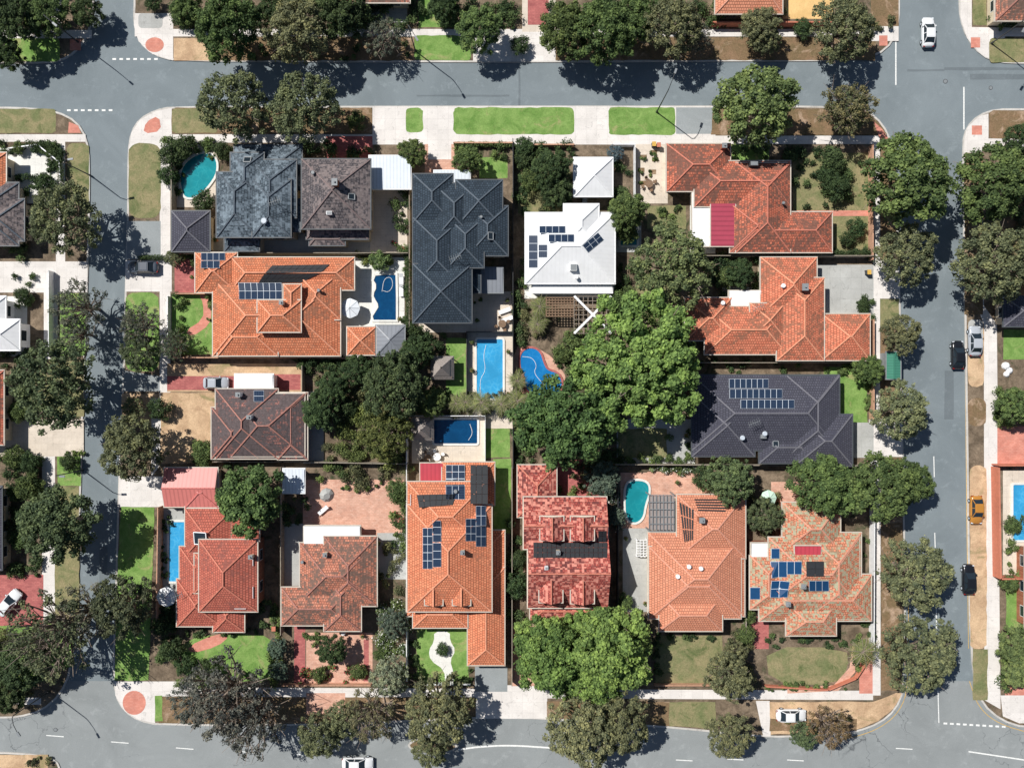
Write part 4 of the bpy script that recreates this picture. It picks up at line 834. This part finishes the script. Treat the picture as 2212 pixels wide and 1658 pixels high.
for a in [((372,308,500,345),14),((372,345,395,450),8,(.5,.9),DG),((352,300,470,320),12),((655,308,800,338),14,(.6,1.2),DG),((852,405,882,545),16,(.6,1.2),DG,),((872,545,886,715),14,(.5,.9),DG),((850,525,884,548),6,(.5,.8),MG,'flowering_shrubs',.2,BLOOMR),
 ((978,306,1100,340),16,(.5,1.1),MG),((1112,310,1240,345),14,(.6,1.2),DG),((1112,345,1140,470),18,(.6,1.3),DG),((1140,350,1238,460),20,(.6,1.4),OG),((1112,560,1135,740),20,(.6,1.2),DG),((1128,640,1190,735),22,(.6,1.2),OG),((1325,345,1372,520),22,(.7,1.4),DG),
 ((1330,550,1400,700),26,(.7,1.4),DG),((1410,445,1485,470),6,(.5,.9),MG),((1655,315,1800,345),14,(.7,1.3),DG),((1710,350,1760,450),5,(.5,1.1),DG),((1720,470,1790,545),4,(.5,1),DG),((1740,345,1880,372),9,(.6,1.1),DG),((1800,535,1880,552),10,(.6,.9),DG),((1540,548,1645,640),16,(.8,1.5),DG),((1780,370,1840,440),16,(.6,1.2),DG),
 ((1862,640,1885,690),5,(.5,.9),DG),((1500,775,1780,805),14,(.5,1.0),DG),((1780,790,1880,806),12,(.6,.9),MG),((1874,800,1888,910),10,(.6,.9),MG),((1420,905,1500,1000),6,(.5,1.1),DG),((1335,985,1500,1004),18,(.6,1.0),MG),
 ((640,776,880,800),30,(.7,1.3),DG),((680,800,880,900),40,(.8,1.6),OG),((735,880,880,1000),46,(.8,1.7),YG),((700,960,760,1000),12,(.5,.9),OG),((740,1000,880,1050),22,(.6,1.3),OG),((850,1050,878,1180),14,(.6,1.2),MG),((690,1000,740,1040),6,(.7,1.3),MG),((610,1070,665,1130),10,(.6,1.2),DG),((845,1090,870,1130),4,(.4,.7),MG,'flowering_shrubs',.2,BLOOMR),
 ((415,955,462,1010),9,(.6,1.1),MG),((465,1000,560,1025),12,(.5,.9),DG),((335,1300,380,1430),26,(.6,1.3),DG),((375,1420,470,1482),22,(.6,1.2),MG),((585,1330,606,1475),22,(.6,1.2),MG),((345,1100,366,1280),16,(.4,.7),DG),((555,1300,600,1370),10,(.6,1.1),DG),
 ((648,1440,800,1480),26,(.4,.8),MG,'flowering_shrubs',.2,BLOOMR),((655,1370,700,1400),4,(.4,.7),MG),((812,1180,876,1310),16,(.6,1.3),OG),((815,1300,880,1480),30,(.7,1.4),MG,'flowering_shrubs',.2,BLOOM),((882,1360,900,1475),10,(.4,.7),DG),((1012,1440,1024,1478),4,(.4,.6),DG),
 ((1096,1120,1138,1330),26,(.6,1.4),DG),((1206,1040,1330,1075),14,(.5,1.0),MG),((1110,925,1150,1000),14,(.7,1.3),DG),((1120,860,1180,940),20,(.8,1.6),DG),((1318,1060,1345,1140),12,(.6,1.1),(.13,.17,.12),'flowering_shrubs',.2,BLOOM),((1240,1000,1345,1030),12,(.7,1.2),OG),
 ((1405,1005,1500,1022),14,(.5,.9),MG,'flowering_shrubs',.2,BLOOM),((1530,1040,1620,1070),12,(.8,1.4),DG),((1610,1060,1680,1160),16,(.7,1.4),OG),((1420,1365,1560,1380),12,(.4,.8),DG),((1410,1380,1430,1470),10,(.5,.9),DG),((1555,1360,1620,1500),20,(.7,1.4),OG),((1655,1372,1850,1400),18,(.4,.8),DG),((1655,1476,1830,1492),26,(.35,.6),MG),((1850,1340,1886,1470),12,(.5,1.0),MG),
 ((1850,1170,1884,1230),6,(.5,.9),MG),((930,850,1110,895),26,(.6,1.1),OG),((1108,800,1126,870),9,(.5,.9),YG),((1200,745,1240,800),10,(.6,1.1),MG),((1226,800,1245,860),8,(.6,1.1),DG),((890,700,960,790),16,(.7,1.4),DG),((900,840,1000,872),16,(.6,1.1),DG),
 ((375,636,400,765),12,(.4,.9),MG),((445,640,462,700),6,(.4,.7),MG),((372,545,425,575),6,(.4,.8),MG),((770,545,850,575),10,(.5,.9),YG),
 ((0,308,120,330),20,(.5,1.0),DG),((100,315,130,390),14,(.5,.8),DG),((30,380,120,440),16,(.5,1.1),DG),((20,590,70,660),8,(.6,1.1),DG),((0,760,60,800),14,(.6,1.1),DG),((20,870,110,905),14,(.6,1.1),DG),((0,985,90,1080),34,(.7,1.4),DG),((125,975,180,985),8,(.3,.5),MG),((0,1200,90,1245),16,(.6,1.2),DG),((0,1350,100,1500),30,(.8,1.7),OG),((0,1080,60,1200),20,(.8,1.5),DG),((0,440,60,560),16,(.7,1.4),DG),
 ((0,0,110,66),24,(.8,1.6),DG),((375,0,480,60),24,(.8,1.6),DG),((480,0,900,60),60,(.8,1.6),DG),((900,0,1110,58),30,(.6,1.3),DG),((1180,0,1540,62),60,(.8,1.6),DG),((1800,0,1880,60),12,(.8,1.4),OG),((1870,30,1930,60),8,(.5,.8),OG),((480,90,900,130),14,(.5,1),DG),((1560,20,1700,62),14,(.6,1.2),DG),((1300,-10,1320,62),6,(.5,.9),DG),
 ((2165,320,2230,470),20,(.7,1.5),DG),((2160,480,2230,640),18,(.7,1.5),OG),((2150,840,2215,920),16,(.7,1.4),MG),((2170,1100,2215,1240),14,(.6,1.2),MG),((2165,1370,2215,1500),16,(.7,1.4),MG),((2140,0,2215,60),16,(.7,1.3),DG),((1170,410,1240,460),10,(.5,1),MG),
 ((1700,1545,1850,1580),9,(.4,.8),OG),((60,1630,110,1655),6,(.4,.7),OG),((1630,1200,1640,1340),8,(.4,.7),DG),((1300,850,1340,1000),20,(.8,1.5),DG),((1440,790,1500,900),10,(.8,1.5),DG),((1400,690,1480,760),16,(.8,1.5),MG),
 ((380,1360,560,1376),16,(.35,.7),DG),((900,1352,1010,1362),10,(.3,.6),MG),((664,1168,700,1180),3,(.3,.5),MG),((1000,640,1040,700),3,(.3,.6),MG),((700,1040,860,1060),10,(.4,.8),MG),((1780,1380,1850,1400),6,(.4,.8),DG),((1580,310,1660,330),10,(.4,.8),DG)]:
    shrubs(*a)
def hedge(pts,w,h,col=(.07,.105,.045)):
    lob=[]
    for a,b in zip(pts,pts[1:]):
        p=W(a[0],a[1],h);q=W(b[0],b[1],h); L_=math.dist(p,q); n=max(2,int(L_/(w*.4)))
        for i in range(n+1): lob.append((p[0]+(q[0]-p[0])*i/n,p[1]+(q[1]-p[1])*i/n,h*.55,w*.55,h*.5,110,.45))
    V,T=leaves(lob,.16); o=bpy.data.objects.new('hedge',quads('hedge',V,np.zeros(len(T)),T,[LEAF])); o.color=col+(1,); link(o)
hedge([(880,560),(880,700)],1.0,2.2); hedge([(985,310),(1105,310)],.8,1.2,MG); hedge([(300,555),(350,555)],.9,1.4); hedge([(1800,545),(1880,545)],1,1.8); hedge([(660,1378),(700,1378)],.8,1,MG); hedge([(55,308),(100,312),(124,340),(128,390)],1.2,1.6); hedge([(902,1470),(928,1474)],.8,1); hedge([(982,1474),(1010,1470)],.8,1);hedge([(1872,680),(1872,640)],1.1,1.8)
def palmmesh(n=16,Lf=2.6):
    V=[];T=[];B=[]
    for k in range(n):
        a=k*2.4+rng.random()*.4; el=.9*rng.random(); L0=Lf*(.8+.3*rng.random()); dx,dy=math.cos(a),math.sin(a)
        prev=None
        for s in range(12):
            t=s/11; r=L0*t; z=3.6+el*r*.8-.32*r*r*.55; c=np.array([dx*r,dy*r,z])
            if s and s<12:
                wl=.62*math.sin(math.pi*min(1,t+.12))+.08; sd=np.array([-dy,dx,0]); f=np.array([dx,dy,-.15])
                for sg in(-1,1):
                    e=c+sd*sg*wl+f*.3-np.array([0,0,.15])
                    V+= [c-f*.05,c+f*.10,e+f*.03,e-f*.03]; T.append(.35+.5*rng.random())
                B.append(tubeq(prev,c,.04,.03,4))
            prev=c
    B.append(tubeq((0,0,0),(0,0,3.6),.2,.14,8)); Bv=np.concatenate(B)
    return quads('palm_mesh',np.concatenate([np.array(V),Bv]),np.concatenate([np.zeros(len(T)),np.ones(len(Bv)//4)]),np.concatenate([np.array(T),np.full(len(Bv)//4,.5)]),[LEAF,BARK])
PM=[palmmesh() for _ in range(2)]
for px,py,r in [(1040,868,26),(1082,872,24),(1118,865,26),(1005,868,22),(1118,822,22),(1165,662,24),(1160,700,22),(985,870,20),(1862,1405,34),(1120,900,22),(1170,690,18),(1135,890,22)]:
    s=r*S/2.4; x,y=W(px,py,3.4*s); o=bpy.data.objects.new('palm_tree',random.choice(PM)); o.location=(x,y,.1); o.scale=(s,s,s); o.rotation_euler=(0,0,random.random()*6); o.color=(.21,.24,.10,1); link(o)
# ------------------------------------------------------------ cars
def carpaint(name,c):
    m,nt,b=newmat(name,.25,.6); b.inputs['Base Color'].default_value=c; b.inputs['Coat Weight'].default_value=.6; return m
CP={'w':carpaint('white_car_paint',(.80,.81,.82,1)),'s':carpaint('silver_car_paint',(.45,.48,.52,1)),'k':carpaint('black_car_paint',(.012,.013,.016,1)),'o':carpaint('orange_car_paint',(.5,.22,.04,1)),'b':carpaint('dark_blue_car_paint',(.07,.085,.11,1))}
def car(px,py,ang,col,suv=0,L_=1.0,base=.0):
    x,y=W(px,py,.9); o=empty('parked_car',(x,y,base)); o.rotation_euler=(0,0,math.radians(ang)); o.scale=(L_,1,1)
    st=[(-2.25,.60,.66,.38),(-2.18,.74,.84,.3),(-1.95,.84,.93,.24),(-1.4,.89,.97,.2),(-.6,.9,.97,.2),(.4,.9,.96,.2),(1.05,.9,.93,.2),(1.6,.88,.85,.22),(2.0,.82,.74,.27),(2.18,.7,.64,.3),(2.25,.55,.52,.36)]
    rings=[]
    for sx,w,zt,zb in st: rings.append([(sx,y_,z_) for y_,z_ in ((-w*.93,zb),(-w,zb+.16),(-w,zt-.28),(-w*.95,zt-.08),(-w*.78,zt),(-w*.35,zt+.035),(w*.35,zt+.035),(w*.78,zt),(w*.95,zt-.08),(w,zt-.28),(w,zb+.16),(w*.93,zb))])
    vs=[p for r in rings for p in r]; n=12; fs=[]
    for i in range(len(rings)-1):
        for k in range(n): fs.append((i*n+k,(i+1)*n+k,(i+1)*n+(k+1)%n,i*n+(k+1)%n))
    fs.append(tuple(range(n))); fs.append(tuple((len(rings)-1)*n+k for k in range(n))[::-1])
    me=bpy.data.meshes.new('body'); me.from_pydata(vs,[],fs); me.materials.append(CP[col]); me.polygons.foreach_set('use_smooth',[True]*len(fs)); me.update(); link(bpy.data.objects.new('body',me),o)
    zb=.93; zt=1.44; rb=-1.75; rt_=-1.05
    m=MB(); b0=[(rb,-.80,zb),(1.12,-.80,zb),(1.12,.80,zb),(rb,.80,zb)]; t0=[(rt_,-.62,zt),(.25,-.60,zt),(.25,.60,zt),(rt_,.62,zt)]
    for k in range(4): m.poly([b0[k],b0[(k+1)%4],t0[(k+1)%4],t0[k]],0)
    rp=[(rt_+.12,-.5,zt+.05),(.12,-.48,zt+.05),(.12,.48,zt+.05),(rt_+.12,.5,zt+.05)]; e=[(a,b,c+.012) for a,b,c in t0]
    m.poly(rp,1)
    for k in range(4): m.poly([e[k],e[(k+1)%4],rp[(k+1)%4],rp[k]],1); m.seg(b0[k],t0[k],.09,.07,1); m.seg(t0[k],t0[(k+1)%4],.09,.06,1)
    for sy in(-1,1): m.seg((-.35,sy*.80,zb),(-.4,sy*.62,zt),.1,.06,1)
    m.build('cabin',[GLASS,CP[col]],o)
    m=MB()
    for wx in(-1.38,1.38):
        for sy in(-1,1):
            c=[(wx,sy*.68,.33),(wx,sy*.92,.33)]; m.tube(c,[.33,.33],0,16); m.tube([(wx,sy*.9,.33),(wx,sy*.935,.33)],[.2,.18],1,12)
    m.build('wheels',[RUBBER,ALU],o)
    m=MB()
    for sy in(-1,1):
        m.box(1.98,sy*.5,.58,2.16,sy*.78,.71,0); m.box(-2.235,sy*.5,.66,-2.1,sy*.78,.82,1); m.box(.72,sy*.88,.9,.92,sy*1.05,1.02,2)
    m.box(2.2,-.35,.4,2.262,.35,.5,3); m.box(-2.27,-.25,.5,-2.24,.25,.6,0)
    m.build('lights_and_mirrors',[HLITE,TLITE,CP[col],RUBBER],o)
car(2007,68,90,'w'); car(308,577,180,'b',0,1,BASE); car(466,827,0,'s',0,.85,BASE); car(2107,736,90,'s',0,1,BASE); car(2071,766,90,'k',0,.95); car(2110,1101,-90,'o',0,.95,BASE); car(2095,1252,90,'k'); car(1710,1545,0,'w',0,1,BASE+.01); car(18,1302,50,'w',0,1,BASE); car(772,1650,0,'w',0,1.05)
# ------------------------------------------------------------ street lamps
def lamp(px,py,ang,h=8.5,L_=2.2):
    x,y=W(px,py); o=empty('street_lamp',(x,y,BASE)); dx,dy=math.cos(math.radians(ang)),math.sin(math.radians(ang)); m=MB()
    m.tube([(0,0,0),(0,0,.5)],[.16,.14],0,8); m.tube([(0,0,.5),(0,0,h*.5),(0,0,h-.5),(dx*.25,dy*.25,h-.1),(dx*L_*.5,dy*L_*.5,h+.25),(dx*L_,dy*L_,h+.3)],[.1,.08,.065,.06,.05,.04],0,7)
    m.build('pole',[DARKM],o); m=MB(); m.seg((dx*L_,dy*L_,h+.3),(dx*(L_+.75),dy*(L_+.75),h+.26),.28,.14); m.seg((dx*(L_+.1),dy*(L_+.1),h+.2),(dx*(L_+.65),dy*(L_+.65),h+.17),.22,.06,1); m.build('lamp_head',[GREYM,HLITE],o)
lamp(898,112,-60); lamp(1418,243,70); lamp(170,92,-40); lamp(2140,95,-120); lamp(108,1492,-60); lamp(197,380,10,7,1); lamp(180,1015,0,7,1)
# ------------------------------------------------------------ road markings
def mark(pts,w=.14,mat=PAINT,z=.02,name='road_marking'):
    m=MB(); pts=[W(*p) for p in pts]
    for a,b in zip(pts,pts[1:]):
        d=Vector((b[0]-a[0],b[1]-a[1])); d.normalize(); s=Vector((-d.y,d.x))*w/2
        m.poly([(a[0]-s.x,a[1]-s.y,z),(b[0]-s.x,b[1]-s.y,z),(b[0]+s.x,b[1]+s.y,z),(a[0]+s.x,a[1]+s.y,z)])
    m.build(name,[mat])
for i in range(7): mark([(145+i*15,238.5),(153+i*15,238.5)],.28)
for i in range(7): mark([(243+i*15,128),(251+i*15,128)],.28)
for i in range(10): mark([(2038+i*14,1561+i*.8),(2046+i*14,1561.5+i*.8)],.28)
mark([(1935,80),(1935,184)],.2); mark([(2082,188),(2082,280)],.2); mark([(2017,985),(2018,1030)]); mark([(2019,1150),(2020,1182)]); mark([(2022,1290),(2023,1360)]); mark([(2026,1490),(2028,1560)])
for a in ((100,1587),(240,1601),(380,1614),(520,1622),(640,1628)): mark([a,(a[0]+38,a[1]+3)])
for a in ((1460,1640),(1570,1638),(1700,1640),(1935,1615)): mark([a,(a[0]+36,a[1]+2)])
mark(chaikin([(990,1618),(1030,1612),(1100,1608),(1190,1614)],2,False),.25); mark([(2092,1622),(2212,1640),(2300,1652)],.2)
mark(chaikin([(1962,1300),(1962,1490),(1940,1540),(1900,1572),(1850,1590),(1800,1598)],3,False),.09,YPAINT); mark(chaikin([(2094,1470),(2112,1525),(2155,1562),(2225,1582)],3,False),.09,YPAINT); mark([(2084,700),(2088,1100),(2092,1400)],.08,YPAINT)
def disc(px,py,r,mat,name,z=.022):
    x,y=W(px,py); m=MB(); m.poly([(x+r*math.cos(t),y+r*math.sin(t),z) for t in [2*math.pi*k/20 for k in range(20)]]); m.poly([(x+r*.8*math.cos(t),y+r*.8*math.sin(t),z+.004) for t in [2*math.pi*k/20 for k in range(20)]],1); m.build(name,[DARKM,mat])
disc(2042,176,.35,GREYM,'manhole_cover'); disc(2140,190,.3,GREYM,'manhole_cover'); disc(120,1575,.3,GREYM,'manhole_cover')
# ------------------------------------------------------------ small yard things
def lounger(px,py,ang):
    x,y=W(px,py); o=empty('sun_lounger',(x,y,BASE+.04)); o.rotation_euler=(0,0,math.radians(ang)); m=MB()
    m.seg((-.9,0,.35),(.4,0,.35),.6,.06); m.seg((.4,0,.35),(.95,0,.7),.6,.06)
    for a in(-.8,.3):
        for b in(-.25,.25): m.box(a-.03,b-.03,0,a+.03,b+.03,.33)
    m.build('frame',[WHITE],o)
for a in ((868,606,90),(868,628,90),(1095,690,20),(1090,672,20),(700,1100,40)): lounger(*a)
def bin_(px,py,c):
    x,y=W(px,py); o=empty('wheelie_bin',(x,y,BASE)); m=MB(); m.poly([(-.3,-.35,1.05),(.3,-.35,1.05),(.3,.35,1.0),(-.3,.35,1.0)],1)
    a=[(-.22,-.25,.05),(.22,-.25,.05),(.22,.25,.05),(-.22,.25,.05)];b=[(-.29,-.33,1.03),(.29,-.33,1.03),(.29,.33,.98),(-.29,.33,.98)]
    for k in range(4): m.poly([a[k],a[(k+1)%4],b[(k+1)%4],b[k]])
    m.tube([(-.25,.28,.12),(.25,.28,.12)],[.12,.12],0,8); m.build('body',[DARKM,c],o)
bin_(1410,316,YPAINT); bin_(1420,318,TERRA); bin_(1150,612,YPAINT); bin_(1870,590,YPAINT); bin_(596,1352,TERRA)
def table(px,py,mat=WHITE):
    x,y=W(px,py); o=empty('garden_table',(x,y,BASE)); m=MB(); m.tube([(0,0,.72),(0,0,.76)],[.6,.6],0,14); m.tube([(0,0,0),(0,0,.72)],[.05,.05],0,6)
    for k in range(4):
        a=k*1.57+.4; cx,cy=math.cos(a)*.95,math.sin(a)*.95; m.box(cx-.22,cy-.22,.4,cx+.22,cy+.22,.46); m.seg((cx+math.cos(a)*.2,cy+math.sin(a)*.2,.45),(cx+math.cos(a)*.25,cy+math.sin(a)*.25,.85),.4,.05)
        for u in(-.18,.18):
            for v in(-.18,.18): m.box(cx+u-.02,cy+v-.02,0,cx+u+.02,cy+v+.02,.4)
    m.build('table_and_chairs',[mat],o)
for a in ((1400,400,WOOD),(945,985,WHITE),(1085,700,WOOD),(1590,690,WHITE),(925,988,WOOD)): table(*a)
m=MB(); m.tube([W(707,1068)+(.1,),W(707,1068)+(.45,),W(709,1070)+(.85,)],[1.1,1.05,.5],0,9); m.build('garden_boulder',[CONC2])
for px,py,r in ((2170,790,.6),(2178,800,.5),(2172,808,.45)):
    x,y=W(px,py); m=MB(); m.tube([(x,y,.1),(x,y,.1+r*.6),(x,y,.1+r)],[r,r*.9,r*.4],0,9); m.build('white_boulder',[WHITE])
for px,py in ((1390,340),(1415,345),(1385,368),(1410,372),(1388,396),(1412,330)):
    patch('planter_bed',BGRASS,R(px-7,py-5,px+7,py+5)); shrubs((px-5,py-4,px+5,py+4),2,(.25,.4),MG)
for px,py in ((1020,740),(1020,800),(1098,760),(1098,850),(895,1010),(870,1090),(665,1160),(640,1075),(1350,1160),(1392,1300),(740,580),(742,600),(865,690),(1600,700),(1640,690),(640,1290),(785,1370),(1096,650),(1010,650),(820,1170),(840,1240),(1500,1035),(1460,1040),(1760,1065),(420,600),(470,520),(1346,930),(1480,940)):
    x,y=W(px,py); o=empty('potted_plant',(x,y,BASE)); m=MB(); m.tube([(0,0,0),(0,0,.5)],[.18,.27],0,9); m.build('pot',[TERRA],o)
    V,T=leaves([(0,0,.75,.42,.4,90,.5)],.16); f=bpy.data.objects.new('leaves',quads('leaves',V,np.zeros(len(T)),T,[LEAF])); f.color=MG+(1,); link(f,o)
House('green_shed',[(1915,760,1945,818,2.3,10,'gy',0)],[metalroof('green_metal_roof_mat',(70,130,110),.4)],GREYM,GREYM)
# ------------------------------------------------------------ light, sky, camera
w=bpy.data.worlds.new('World'); scn.world=w; w.use_nodes=True; nt=w.node_tree; bg=nt.nodes['Background']
sky=nt.nodes.new('ShaderNodeTexSky'); sky.sky_type='NISHITA'; sky.sun_disc=False; sky.sun_elevation=math.radians(50); sky.sun_rotation=math.atan2(-.8,.6)
sky.air_density=1.0; sky.dust_density=.6; sky.ozone_density=1.5
nt.links.new(sky.outputs[0],bg.inputs[0]); bg.inputs[1].default_value=.055
sd=bpy.data.lights.new('sun','SUN'); sd.energy=5.0; sd.angle=math.radians(.5); sd.color=(1,.975,.93)
so=bpy.data.objects.new('sun',sd); link(so); el=math.radians(50)
so.rotation_euler=Vector((.8*math.cos(el),-.6*math.cos(el),-math.sin(el))).to_track_quat('-Z','Y').to_euler()
cd=bpy.data.cameras.new('camera'); cd.sensor_width=36; cd.lens=36*H/(2212*S); cd.clip_end=3000; cd.clip_start=1
co=bpy.data.objects.new('camera',cd); co.location=(0,0,H); link(co); scn.camera=co
scn.view_settings.view_transform='Standard'; scn.view_settings.look='None'; scn.view_settings.exposure=0
print('objects',len(bpy.data.objects))
